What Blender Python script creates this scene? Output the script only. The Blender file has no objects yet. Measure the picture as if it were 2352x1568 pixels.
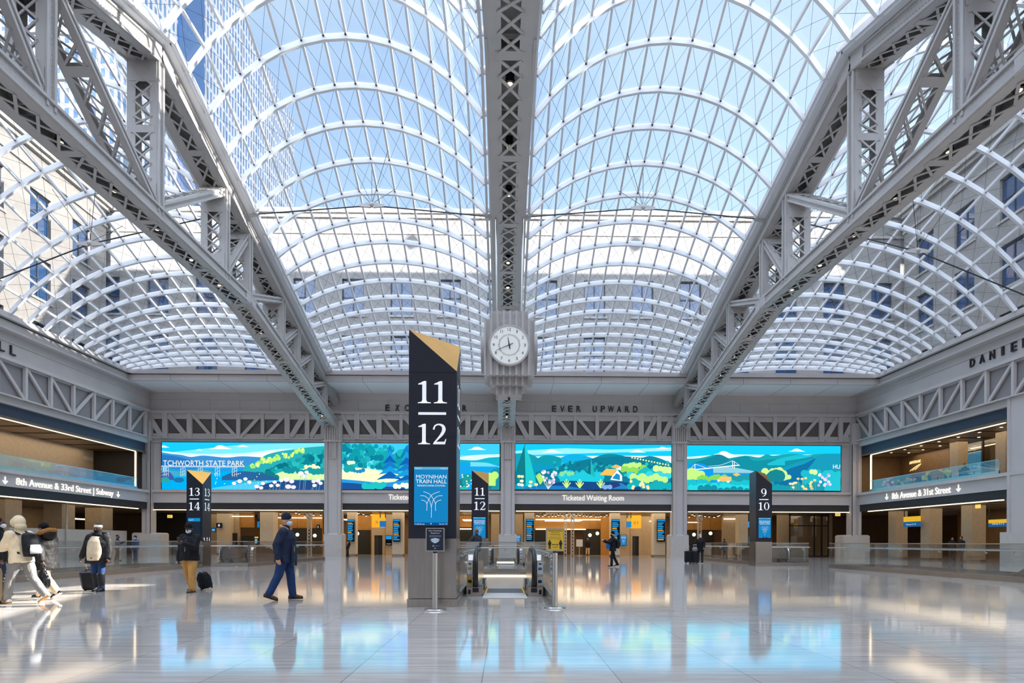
import bpy, math, random
from mathutils import Vector, Matrix
random.seed(7)
SC = bpy.context.scene
PI = math.pi
def lin(c):
    c = c / 255.0
    return c / 12.92 if c <= 0.04045 else ((c + 0.055) / 1.055) ** 2.4
def rgb(r, g, b): return (lin(r), lin(g), lin(b), 1.0)

# ---------------------------------------------------------------- camera, sky, sun, exposure
CAM_H = 1.22
F_PX, VPX, VPY = 1372.0, 1160.0, 1245.0          # focal length and the hall's vanishing point, for a 2352 x 1568 frame
YAW = math.atan((1176 - VPX) / F_PX)
cd = bpy.data.cameras.new('camera'); cam = bpy.data.objects.new('camera', cd)
SC.collection.objects.link(cam); SC.camera = cam
cd.sensor_width = 36.0; cd.lens = 36.0 * F_PX / 2352.0
cd.shift_y = (VPY - 784.0) / 2352.0
cd.clip_start = 0.05; cd.clip_end = 2000
cam.location = (0, 0, CAM_H); cam.rotation_euler = (PI / 2, math.radians(-0.18), -YAW)

SC.view_settings.view_transform = 'Standard'; SC.view_settings.look = 'None'
SC.view_settings.gamma = 1.0; SC.view_settings.use_curve_mapping = False
SC.view_settings.exposure = 0.5
cy = SC.cycles
cy.max_bounces = 8; cy.diffuse_bounces = 4; cy.glossy_bounces = 4; cy.transmission_bounces = 4
cy.transparent_max_bounces = 14; cy.caustics_reflective = False; cy.caustics_refractive = False
cy.sample_clamp_indirect = 6.0; cy.use_denoising = True
try: cy.denoiser = 'OPENIMAGEDENOISE'
except Exception: pass

SUN_DIR = Vector((0.93, 0.14, 0.238)).normalized()      # towards the sun: high on the right, ahead of the camera
BANK = (10.4, 12.0, 14.6, 1)
W = bpy.data.worlds.new('World'); SC.world = W; W.use_nodes = True
nt = W.node_tree; nt.nodes.clear()
wo = nt.nodes.new('ShaderNodeOutputWorld'); bg = nt.nodes.new('ShaderNodeBackground')
sky = nt.nodes.new('ShaderNodeTexSky'); sky.sky_type = 'NISHITA'; sky.sun_disc = False
sky.sun_elevation = math.radians(30); sky.sun_rotation = math.atan2(SUN_DIR.x, SUN_DIR.y)
sky.air_density = 1.15; sky.dust_density = 0.6; sky.ozone_density = 1.0; sky.altitude = 50
bg.inputs[1].default_value = 0.25
tc = nt.nodes.new('ShaderNodeTexCoord'); mp = nt.nodes.new('ShaderNodeMapping'); mp.inputs['Scale'].default_value = (1.2, 1.2, 3.0)
cn = nt.nodes.new('ShaderNodeTexNoise'); cn.inputs['Scale'].default_value = 2.1; cn.inputs['Detail'].default_value = 7; cn.inputs['Roughness'].default_value = 0.55
cr = nt.nodes.new('ShaderNodeValToRGB'); cr.color_ramp.elements[0].position = 0.46; cr.color_ramp.elements[1].position = 0.72
cm = nt.nodes.new('ShaderNodeMixRGB'); cm.inputs[2].default_value = (2.05, 2.55, 2.9, 1)
ms = nt.nodes.new('ShaderNodeMath'); ms.operation = 'MULTIPLY'; ms.inputs[1].default_value = 0.45
nt.links.new(tc.outputs['Generated'], mp.inputs['Vector']); nt.links.new(mp.outputs[0], cn.inputs['Vector'])
nt.links.new(cn.outputs['Fac'], cr.inputs[0]); nt.links.new(cr.outputs[0], ms.inputs[0])
ma = nt.nodes.new('ShaderNodeMath'); ma.operation = 'ADD'; ma.inputs[1].default_value = 0.30; nt.links.new(ms.outputs[0], ma.inputs[0]); nt.links.new(ma.outputs[0], cm.inputs[0])
nt.links.new(sky.outputs[0], cm.inputs[1])
# a bank of added brightness overhead and behind the camera, raising the light indoors
def wnode(op, a, b=None, c=None):
    n = nt.nodes.new('ShaderNodeMath'); n.operation = op
    for i, v in enumerate((a, b, c)):
        if v is None: continue
        if isinstance(v, (int, float)): n.inputs[i].default_value = v
        else: nt.links.new(v, n.inputs[i])
    return n.outputs[0]
def wramp(v, lo, hi):
    n = nt.nodes.new('ShaderNodeMapRange'); n.interpolation_type = 'SMOOTHSTEP'; n.inputs['From Min'].default_value = lo; n.inputs['From Max'].default_value = hi
    nt.links.new(v, n.inputs['Value']); return n.outputs[0]
sx = nt.nodes.new('ShaderNodeSeparateXYZ'); nt.links.new(tc.outputs['Generated'], sx.inputs[0])
back = wnode('MULTIPLY', wramp(wnode('MULTIPLY', sx.outputs[1], -1.0), -0.10, 0.35), wramp(sx.outputs[2], 0.02, 0.25))
haze = wnode('ADD', ma.outputs[0], wnode('MULTIPLY', wramp(sx.outputs[0], 0.05, 0.65), 0.45)); nt.links.new(haze, cm.inputs[0]); cm.use_clamp = False
bank = wnode('MAXIMUM', back, wramp(sx.outputs[2], 0.74, 0.92))
bank = wnode('MULTIPLY', bank, wnode('MULTIPLY_ADD', cn.outputs['Fac'], 0.5, 0.7))
cb = nt.nodes.new('ShaderNodeMixRGB'); cb.inputs[2].default_value = BANK
nt.links.new(bank, cb.inputs[0]); nt.links.new(cm.outputs[0], cb.inputs[1]); nt.links.new(cb.outputs[0], bg.inputs[0]); nt.links.new(bg.outputs[0], wo.inputs[0])

def sun_lamp(name, d, strength, color, angle):
    l = bpy.data.lights.new(name, 'SUN'); l.energy = strength; l.color = color; l.angle = math.radians(angle)
    o = bpy.data.objects.new(name, l); SC.collection.objects.link(o)
    o.rotation_euler = d.to_track_quat('Z', 'Y').to_euler(); o.location = d * 200
    return o
sun_lamp('sun', SUN_DIR, 8.5, (1.0, 0.93, 0.82), 0.5)
# added spot lamp standing in for reflected sun, for the floor streak on the left
sl = bpy.data.lights.new('streak_spot', 'SPOT'); sl.energy = 1.1e6; sl.color = (1.0, 0.95, 0.86); sl.spot_size = math.radians(10); sl.spot_blend = 0.3; sl.shadow_soft_size = 0.15
go = bpy.data.objects.new('streak_spot', sl); SC.collection.objects.link(go); go.location = (40, 34, 46)
go.rotation_euler = (Vector((40, 34, 46)) - Vector((-8.8, 12.0, 0))).to_track_quat('Z', 'Y').to_euler(); go.scale = (1.0, 0.22, 1.0)
# added low sun that lights the far facade; only clears the west wing's roof
sun_lamp('added_low_sun', Vector((0.10, -1.0, 0.085)).normalized(), 12.5, (1.0, 0.97, 0.93), 0.3)

# ---------------------------------------------------------------- materials
MATS = {}
EM = 2 ** -SC.view_settings.exposure               # lit signs and lamps keep their photographed brightness at any exposure
def pbr(name, col, rough=0.5, metal=0.0, bump=0.0, bscale=30.0, vary=0.0, vscale=4.0, spec=0.5, stretch=None, emit=None, es=0.0):
    m = bpy.data.materials.new(name); m.use_nodes = True; MATS[name] = m
    n = m.node_tree; b = n.nodes['Principled BSDF']
    b.inputs['Base Color'].default_value = col; b.inputs['Roughness'].default_value = rough
    b.inputs['Metallic'].default_value = metal; b.inputs['Specular IOR Level'].default_value = spec
    if emit:
        b.inputs['Emission Color'].default_value = emit; b.inputs['Emission Strength'].default_value = es
    if vary or bump:
        t = n.nodes.new('ShaderNodeTexCoord'); src = t.outputs['Object']
        if stretch:
            mm = n.nodes.new('ShaderNodeMapping'); mm.inputs['Scale'].default_value = stretch
            n.links.new(src, mm.inputs[0]); src = mm.outputs[0]
    if vary:
        x = n.nodes.new('ShaderNodeTexNoise'); x.inputs['Scale'].default_value = vscale; x.inputs['Detail'].default_value = 5
        n.links.new(src, x.inputs['Vector'])
        r = n.nodes.new('ShaderNodeValToRGB')
        r.color_ramp.elements[0].position = 0.3; r.color_ramp.elements[1].position = 0.7
        r.color_ramp.elements[0].color = tuple(c * (1 - vary) for c in col[:3]) + (1,)
        r.color_ramp.elements[1].color = tuple(min(1, c * (1 + vary)) for c in col[:3]) + (1,)
        n.links.new(x.outputs['Fac'], r.inputs[0]); n.links.new(r.outputs[0], b.inputs['Base Color'])
    if bump:
        x = n.nodes.new('ShaderNodeTexNoise'); x.inputs['Scale'].default_value = bscale; x.inputs['Detail'].default_value = 4
        n.links.new(src, x.inputs['Vector'])
        bp = n.nodes.new('ShaderNodeBump'); bp.inputs['Strength'].default_value = bump; bp.inputs['Distance'].default_value = 0.02
        n.links.new(x.outputs['Fac'], bp.inputs['Height']); n.links.new(bp.outputs[0], b.inputs['Normal'])
    return m
def emis(name, col, s):
    m = bpy.data.materials.new(name); m.use_nodes = True; MATS[name] = m
    s *= EM; n = m.node_tree; n.nodes.clear(); o = n.nodes.new('ShaderNodeOutputMaterial'); e = n.nodes.new('ShaderNodeEmission')
    e.inputs[0].default_value = col; e.inputs[1].default_value = s; n.links.new(e.outputs[0], o.inputs[0]); return m
def glass(name, tint, gl=0.06, rough=0.02, fres=True, ior=1.45):
    m = bpy.data.materials.new(name); m.use_nodes = True; MATS[name] = m
    n = m.node_tree; n.nodes.clear(); o = n.nodes.new('ShaderNodeOutputMaterial')
    t = n.nodes.new('ShaderNodeBsdfTransparent'); t.inputs[0].default_value = tint
    g = n.nodes.new('ShaderNodeBsdfGlossy'); g.inputs['Roughness'].default_value = rough; g.inputs[0].default_value = (1, 1, 1, 1)
    mx = n.nodes.new('ShaderNodeMixShader')
    if fres:
        f = n.nodes.new('ShaderNodeLayerWeight'); f.inputs['Blend'].default_value = 0.5
        p = n.nodes.new('ShaderNodeMath'); p.operation = 'POWER'; p.inputs[1].default_value = 3.0
        a = n.nodes.new('ShaderNodeMath'); a.operation = 'MULTIPLY_ADD'; a.inputs[1].default_value = 0.55; a.inputs[2].default_value = gl
        n.links.new(f.outputs['Facing'], p.inputs[0]); n.links.new(p.outputs[0], a.inputs[0]); n.links.new(a.outputs[0], mx.inputs[0])
    else: mx.inputs[0].default_value = gl
    n.links.new(t.outputs[0], mx.inputs[1]); n.links.new(g.outputs[0], mx.inputs[2]); n.links.new(mx.outputs[0], o.inputs[0])
    return m
def painted(name, emit_s=0.0, rough=0.5):
    """colours come from the mesh's colour attribute: prints (lit) or screens (emitting)"""
    m = bpy.data.materials.new(name); m.use_nodes = True; MATS[name] = m
    n = m.node_tree; n.nodes.clear(); o = n.nodes.new('ShaderNodeOutputMaterial')
    a = n.nodes.new('ShaderNodeAttribute'); a.attribute_name = 'Col'
    if emit_s:
        emit_s *= EM
        e = n.nodes.new('ShaderNodeEmission'); e.inputs[1].default_value = emit_s
        n.links.new(a.outputs['Color'], e.inputs[0]); n.links.new(e.outputs[0], o.inputs[0])
    else:
        b = n.nodes.new('ShaderNodeBsdfPrincipled'); b.inputs['Roughness'].default_value = rough
        n.links.new(a.outputs['Color'], b.inputs['Base Color']); n.links.new(b.outputs[0], o.inputs[0])
    return m

STEEL = pbr('grey painted truss steel', rgb(182, 178, 175), 0.42, 0.0, vary=0.05, vscale=1.5)
RIB = pbr('white painted skylight steel', rgb(226, 226, 228), 0.4)
CLAMP = pbr('dark steel clamp', rgb(62, 62, 66), 0.4, 0.6)
WALLM = pbr('warm grey painted metal wall', rgb(200, 193, 190), 0.5, vary=0.04, vscale=0.7)
BANDM = pbr('dark bronze louvre band', rgb(70, 68, 70), 0.5, 0.2)
INFILL = pbr('dark bronze mesh infill', rgb(104, 96, 90), 0.6)
DARKM = pbr('near black recess', rgb(26, 24, 24), 0.7)
NAVYM = pbr('dark slate soffit panel', rgb(58, 66, 84), 0.45, vary=0.08, vscale=1.0)
LIGHTG = pbr('pale grey stone base', rgb(196, 190, 184), 0.55, vary=0.05, vscale=3)
TRAV = pbr('travertine', rgb(206, 192, 170), 0.5, vary=0.10, vscale=3, stretch=(1, 1, 5))
TANW = pbr('tan plaster wall', rgb(176, 156, 130), 0.6, vary=0.06)
GOLDW = pbr('amber timber panel wall', rgb(168, 118, 50), 0.4, vary=0.12, vscale=2)
BROWNW = pbr('brown panel wall', rgb(120, 92, 62), 0.5, vary=0.1)
CEILM = pbr('bronze ceiling panel', rgb(120, 100, 76), 0.4, vary=0.08)
BLACKM = pbr('satin black metal', rgb(22, 24, 30), 0.35)
PYLON = pbr('dark navy pylon panel', rgb(27, 30, 42), 0.36)
GOLDTOP = pbr('brushed gold panel', rgb(196, 146, 70), 0.36, 0.85, vary=0.08, vscale=2)
INOX = pbr('brushed stainless steel', rgb(176, 168, 160), 0.24, 0.95, vary=0.06, vscale=3, stretch=(8, 8, .6))
POLE = pbr('satin steel tube', rgb(190, 188, 184), 0.3, 0.9)
RUBBER = pbr('black rubber handrail', rgb(20, 20, 22), 0.4)
MARBLE = pbr('white marble', rgb(226, 222, 214), 0.3, vary=0.05, vscale=2)
STONE = pbr('buff brick facade', rgb(118, 114, 110), 0.8, bump=0.25, bscale=5, vary=0.08, vscale=2.5)
TRIMS = pbr('pale limestone trim', rgb(140, 136, 130), 0.75, vary=0.05)
SIDEINF = pbr('mid grey infill plate', rgb(146, 142, 142), 0.55)  # plain even grey, a step darker than the wall paint
WINFR = pbr('dark window frame', rgb(46, 50, 58), 0.5)
WINGL = pbr('dark reflective window glass', rgb(24, 56, 92), 0.04, 0.0, spec=1.0)
CABLE = pbr('steel cable', rgb(70, 74, 80), 0.4, 0.7)
LETTER = pbr('dark bronze letters', rgb(40, 36, 36), 0.5)
WHITEL = emis('white lit letters', (1, 0.98, 0.94, 1), 1.0)
WHITEP = pbr('white vinyl print', rgb(238, 242, 246), 0.5, emit=(1, 1, 1, 1), es=0.22)  # print with a faint glow added to its colour
LEDW = emis('warm led strip', (1.0, 0.80, 0.52, 1), 2.6)
LEDW2 = emis('warm led lines', (1.0, 0.80, 0.50, 1), 3.2)
LAMPW = emis('warm lamp glow', (1.0, 0.82, 0.55, 1), 3.0)
EXITY = emis('amber exit sign glow', (1.0, 0.66, 0.12, 1), 1.1)
SCREEN = painted('wall video screen', 1.18)
SIGNSCR = painted('small video screen', 0.95)
PRINT = painted('printed sign', 0.0)
SKYGL = glass('skylight glass', (0.95, 0.975, 1.0, 1), 0.035)
RAILGL = glass('balustrade glass', (0.94, 0.955, 0.955, 1), 0.055)
SHOPGL = glass('shopfront glass', (0.86, 0.84, 0.80, 1), 0.08)
# ---------------------------------------------------------------- mesh helpers
COL = SC.collection
def V(*a): return Vector(a)
class MB:
    def __init__(s): s.v = []; s.f = []; s.m = []; s.c = []
    def add(s, vs, fs, mi=0, col=None):
        b = len(s.v); s.v += [tuple(p) for p in vs]
        for f in fs: s.f.append([b + i for i in f]); s.m.append(mi); s.c.append(col)
        return s
    def box(s, x0, x1, y0, y1, z0, z1, mi=0, col=None):
        if x0 > x1: x0, x1 = x1, x0
        if y0 > y1: y0, y1 = y1, y0
        if z0 > z1: z0, z1 = z1, z0
        return s.add([(x0,y0,z0),(x1,y0,z0),(x1,y1,z0),(x0,y1,z0),(x0,y0,z1),(x1,y0,z1),(x1,y1,z1),(x0,y1,z1)],
              [(3,2,1,0),(4,5,6,7),(0,1,5,4),(1,2,6,5),(2,3,7,6),(3,0,4,7)], mi, col)
    def bar(s, p, q, w, h, up=(0,0,1), mi=0):
        p = Vector(p); q = Vector(q); a = (q - p)
        if a.length < 1e-6: return s
        a.normalize(); u = Vector(up); r = a.cross(u)
        if r.length < 1e-5: r = a.cross(Vector((1, 0, 0)))
        r.normalize(); u = r.cross(a).normalized(); r *= w / 2; u *= h / 2
        vs = [p-r-u, p+r-u, p+r+u, p-r+u, q-r-u, q+r-u, q+r+u, q-r+u]
        return s.add(vs, [(3,2,1,0),(4,5,6,7),(0,1,5,4),(1,2,6,5),(2,3,7,6),(3,0,4,7)], mi)
    def sweep(s, pts, w, h, ups, mi=0):
        pts = [Vector(p) for p in pts]; n = len(pts); ring = []
        for i, p in enumerate(pts):
            a = (pts[min(i+1, n-1)] - pts[max(i-1, 0)]).normalized()
            u = Vector(ups[i] if isinstance(ups, list) else ups); r = a.cross(u).normalized(); u = r.cross(a).normalized()
            ring += [p - r*w/2 - u*h/2, p + r*w/2 - u*h/2, p + r*w/2 + u*h/2, p - r*w/2 + u*h/2]
        fs = [(3,2,1,0), tuple(4*(n-1)+k for k in range(4))]
        for i in range(n-1):
            for k in range(4): fs.append((4*i+k, 4*i+(k+1)%4, 4*i+4+(k+1)%4, 4*i+4+k))
        return s.add(ring, fs, mi)
    def tube(s, pts, r, n=8, mi=0, cap=True):
        pts = [Vector(p) for p in pts]; m = len(pts); rs = r if isinstance(r, (list, tuple)) else [r]*m; vs = []
        pu = None
        for i, p in enumerate(pts):
            a = (pts[min(i+1, m-1)] - pts[max(i-1, 0)]).normalized()
            if pu is None: pu = Vector((0,0,1)) if abs(a.z) < 0.9 else Vector((1,0,0))
            x = a.cross(pu).normalized(); pu = x.cross(a).normalized()
            for k in range(n):
                t = 2*PI*k/n; vs.append(p + x*math.cos(t)*rs[i] + pu*math.sin(t)*rs[i])
        fs = []
        for i in range(m-1):
            for k in range(n): fs.append((n*i+k, n*i+(k+1)%n, n*i+n+(k+1)%n, n*i+n+k))
        if cap: fs += [tuple(range(n))[::-1], tuple(n*(m-1)+k for k in range(n))]
        return s.add(vs, fs, mi)
    def cyl(s, c, r, z0, z1, n=20, mi=0, r2=None):
        return s.tube([(c[0], c[1], z0), (c[0], c[1], z1)], [r, r if r2 is None else r2], n, mi)
    def disc(s, c, nrm, r, n=24, mi=0, thick=0.0, col=None):
        nrm = Vector(nrm).normalized(); c = Vector(c)
        x = nrm.orthogonal().normalized(); y = nrm.cross(x)
        top = [c + x*r*math.cos(2*PI*k/n) + y*r*math.sin(2*PI*k/n) for k in range(n)]
        if thick: return s.tube([c - nrm*thick, c], r, n, mi)
        return s.add(top, [tuple(range(n))], mi, col)
    def prism(s, poly, d, mi=0):
        """poly: list of 3-D points (planar), extruded by vector d"""
        d = Vector(d); n = len(poly); a = [Vector(p) for p in poly]; vs = a + [p + d for p in a]
        fs = [tuple(range(n))[::-1], tuple(range(n, 2*n))] + [(i, (i+1) % n, n+(i+1) % n, n+i) for i in range(n)]
        return s.add(vs, fs, mi)
    def ball(s, c, rx, ry=None, rz=None, nu=12, nv=8, mi=0):
        ry = rx if ry is None else ry; rz = rx if rz is None else rz; vs = []; fs = []
        c = Vector(c); vs.append(c + V(0,0,rz))
        for j in range(1, nv):
            a = PI*j/nv
            for i in range(nu):
                t = 2*PI*i/nu; vs.append(c + V(rx*math.sin(a)*math.cos(t), ry*math.sin(a)*math.sin(t), rz*math.cos(a)))
        vs.append(c - V(0,0,rz)); e = len(vs)-1
        for i in range(nu): fs.append((0, 1+i, 1+(i+1)%nu)); fs.append((e, e-nu+(i+1)%nu, e-nu+i))
        for j in range(nv-2):
            for i in range(nu):
                a = 1+j*nu; fs.append((a+i, a+nu+i, a+nu+(i+1)%nu, a+(i+1)%nu))
        return s.add(vs, fs, mi)
    def merge(s, o, M=None):
        b = len(s.v); s.v += [tuple(M @ Vector(p)) if M else p for p in o.v]
        s.f += [[b+i for i in f] for f in o.f]; s.m += o.m; s.c += o.c; return s
    def mesh(s, name, mats, smooth=False):
        me = bpy.data.meshes.new(name); me.from_pydata(s.v, [], s.f)
        for m in (mats if isinstance(mats, (list, tuple)) else [mats]): me.materials.append(m)
        if any(s.m): me.polygons.foreach_set('material_index', s.m)
        if any(c is not None for c in s.c):
            at = me.color_attributes.new('Col', 'FLOAT_COLOR', 'CORNER'); buf = []
            for f, c in zip(s.f, s.c): buf += list(c or (0,0,0,1)) * len(f)
            at.data.foreach_set('color', buf)
        if smooth: me.polygons.foreach_set('use_smooth', [True]*len(me.polygons))
        me.update(); return me
    def build(s, name, mats, parent=None, smooth=False, loc=None):
        o = bpy.data.objects.new(name, s.mesh(name, mats, smooth)); COL.objects.link(o)
        if parent is not None: o.parent = parent
        if loc is not None: o.location = loc
        return o
def tag(o, label=None, cat=None, group=None, kind=None):
    if label: o['label'] = label
    if cat: o['category'] = cat
    if group: o['group'] = group
    if kind: o['kind'] = kind
    return o
def thing(name, label, cat, loc=(0,0,0), rz=0.0, group=None):
    o = bpy.data.objects.new(name, None); COL.objects.link(o); o.location = loc; o.rotation_euler = (0,0,rz)
    o.empty_display_size = 0.2
    return tag(o, label, cat, group)
def struct(name, mb, mats, smooth=False): return tag(mb.build(name, mats, None, smooth), kind='structure')
def copy_tree(o, parent=None):
    c = o.copy(); COL.objects.link(c)
    if parent is not None: c.parent = parent
    for ch in list(o.children): copy_tree(ch, c)
    return c
def pix(px, py, Y):
    """point on the plane y = Y seen at a pixel of the 2352 x 1568 frame (for reading sizes off the photo)"""
    u = (px - 1176) / F_PX; x = u*math.cos(YAW) + math.sin(YAW); y = math.cos(YAW) - u*math.sin(YAW)
    t = Y / y; return x*t, CAM_H + (VPY - py)/F_PX*t
def PX(px, Y): return pix(px, VPY, Y)[0]
def PZ(py, Y, px=1160): return pix(px, py, Y)[1]
def pixX(px, py, X):
    u = (px - 1176) / F_PX; x = u*math.cos(YAW) + math.sin(YAW); y = math.cos(YAW) - u*math.sin(YAW)
    t = X / x; return y*t, CAM_H + (VPY - py)/F_PX*t

# ---- lettering
_tcache = {}
def text_mb(body, bold=0.0):
    bold = 0.0 if 'M' in body else min(bold, .004); k = (body, bold)
    if k in _tcache: return _tcache[k]
    cu = bpy.data.curves.new('txt', 'FONT'); cu.body = body; cu.size = 1.0; cu.offset = bold; cu.resolution_u = 3
    o = bpy.data.objects.new('txt', cu); COL.objects.link(o)
    dg = bpy.context.evaluated_depsgraph_get(); ev = o.evaluated_get(dg); me = ev.to_mesh()
    vs = [tuple(v.co) for v in me.vertices]; fs = [tuple(p.vertices) for p in me.polygons]
    ev.to_mesh_clear(); bpy.data.objects.remove(o); bpy.data.curves.remove(cu)
    xs = [v[0] for v in vs]; ys = [v[1] for v in vs]
    r = (vs, fs, min(xs), max(xs), min(ys), max(ys)); _tcache[k] = r; return r
def put_text(mb, body, org, xd, ud, width, height, bold=0.0, col=None, mi=0, thick=0.0, align='L'):
    """writes body into the box width x height whose lower left corner is org, in the plane of xd / ud"""
    vs, fs, x0, x1, y0, y1 = text_mb(body, bold)
    xd = Vector(xd).normalized(); ud = Vector(ud).normalized(); n = xd.cross(ud); org = Vector(org)
    sx = width/(x1-x0) if width else height/(y1-y0); sy = height/(y1-y0)
    P = [org + xd*(v[0]-x0)*sx + ud*(v[1]-y0)*sy for v in vs]
    mb.add([p + n*thick for p in P], fs, mi, col)
    if thick:
        from collections import Counter
        ec = Counter()
        for f in fs:
            for i in range(len(f)): ec[(f[i], f[(i+1) % len(f)])] += 1
        b = len(mb.v); mb.v += [tuple(p) for p in P] + [tuple(p + n*thick) for p in P]; N = len(P)
        for (a, c) in ec:
            if (c, a) not in ec: mb.f.append([b+a, b+c, b+N+c, b+N+a]); mb.m.append(mi); mb.c.append(col)
    return mb
def ribbon(pts, ws, sub=6):
    """polygon strip along a smooth 2-D path with changing width; returns (verts, faces)"""
    P = []; Wd = []
    n = len(pts)
    for i in range(n-1):
        p0 = pts[max(i-1, 0)]; p1 = pts[i]; p2 = pts[i+1]; p3 = pts[min(i+2, n-1)]
        for k in range(sub):
            t = k/sub
            P.append(tuple(0.5*((2*p1[j]) + (-p0[j]+p2[j])*t + (2*p0[j]-5*p1[j]+4*p2[j]-p3[j])*t*t + (-p0[j]+3*p1[j]-3*p2[j]+p3[j])*t**3) for j in (0, 1)))
            Wd.append(ws[i]*(1-t) + ws[i+1]*t)
    P.append(pts[-1]); Wd.append(ws[-1]); vs = []; fs = []
    for i, p in enumerate(P):
        a = P[max(i-1, 0)]; b = P[min(i+1, len(P)-1)]; dx, dy = b[0]-a[0], b[1]-a[1]; L = math.hypot(dx, dy) or 1
        vs += [(p[0]-dy/L*Wd[i]/2, p[1]+dx/L*Wd[i]/2), (p[0]+dy/L*Wd[i]/2, p[1]-dx/L*Wd[i]/2)]
    for i in range(len(P)-1): fs.append((2*i+1, 2*i+3, 2*i+2, 2*i))
    return vs, fs
def ring2(cx, cy, a, b, ia, ib, n=28, ox=0):
    vs = []; fs = []
    for k in range(n):
        t = 2*PI*k/n; vs += [(cx+a*math.cos(t), cy+b*math.sin(t)), (cx+ox+ia*math.cos(t), cy+ib*math.sin(t))]
    for k in range(n): fs.append((2*k, 2*((k+1)%n), 2*((k+1)%n)+1, 2*k+1))
    return vs, fs
def rc(x0, x1, y0, y1): return [(x0,y0),(x1,y0),(x1,y1),(x0,y1)], [(0,1,2,3)]
def digit(ch):
    S = []
    if ch == '1': S = [rc(.24,.42,.03,.98), ([(.24,.84),(.24,.90),(.42,1.0),(.34,1.0),(.06,.88),(.05,.84)], [(0,1,2,3,4,5)]), ([(.04,0),(.63,0),(.63,.035),(.46,.07),(.42,.14),(.24,.14),(.20,.07),(.04,.035)], [tuple(range(8))])]
    if ch == '2': S = [ribbon([(.08,.72),(.15,.9),(.33,.97),(.52,.9),(.58,.73),(.5,.52),(.3,.28),(.1,.06)], [.09,.07,.07,.13,.18,.15,.09,.06]), ([(.04,0),(.64,0),(.70,.26),(.66,.26),(.60,.13),(.12,.12)], [tuple(range(6))])]
    if ch == '3': S = [ribbon([(.10,.80),(.19,.94),(.34,.97),(.49,.90),(.53,.77),(.44,.62),(.24,.54)], [.08,.06,.06,.13,.17,.12,.05]), ribbon([(.24,.54),(.47,.50),(.57,.30),(.48,.10),(.30,.03),(.14,.07),(.07,.20)], [.05,.11,.18,.12,.06,.07,.10])]
    if ch == '4': S = [ribbon([(.46,.99),(.25,.64),(.04,.30)], [.10,.07,.07]), rc(.02,.70,.24,.33), rc(.42,.58,.03,1.0), rc(.30,.70,0,.045)]
    if ch == '0': S = [ring2(.37,.5,.35,.5,.19,.45)]
    if ch == '9': S = [ring2(.35,.67,.32,.33,.16,.285), ribbon([(.62,.66),(.60,.40),(.45,.14),(.20,.02)], [.13,.15,.10,.03])]
    return S
DW = {'1':.66,'2':.74,'3':.66,'4':.74,'0':.74,'9':.74}
def put_digits(mb, s, org, xd, ud, h, center=True, gap=.06):
    w = sum(DW[c] for c in s) + gap*(len(s)-1); xd = Vector(xd); ud = Vector(ud); x = -w/2 if center else 0
    for c in s:
        for vs, fs in digit(c): mb.add([Vector(org) + xd*((x+p[0])*h) + ud*(p[1]*h) for p in vs], fs)
        x += DW[c] + gap
    return mb
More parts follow.
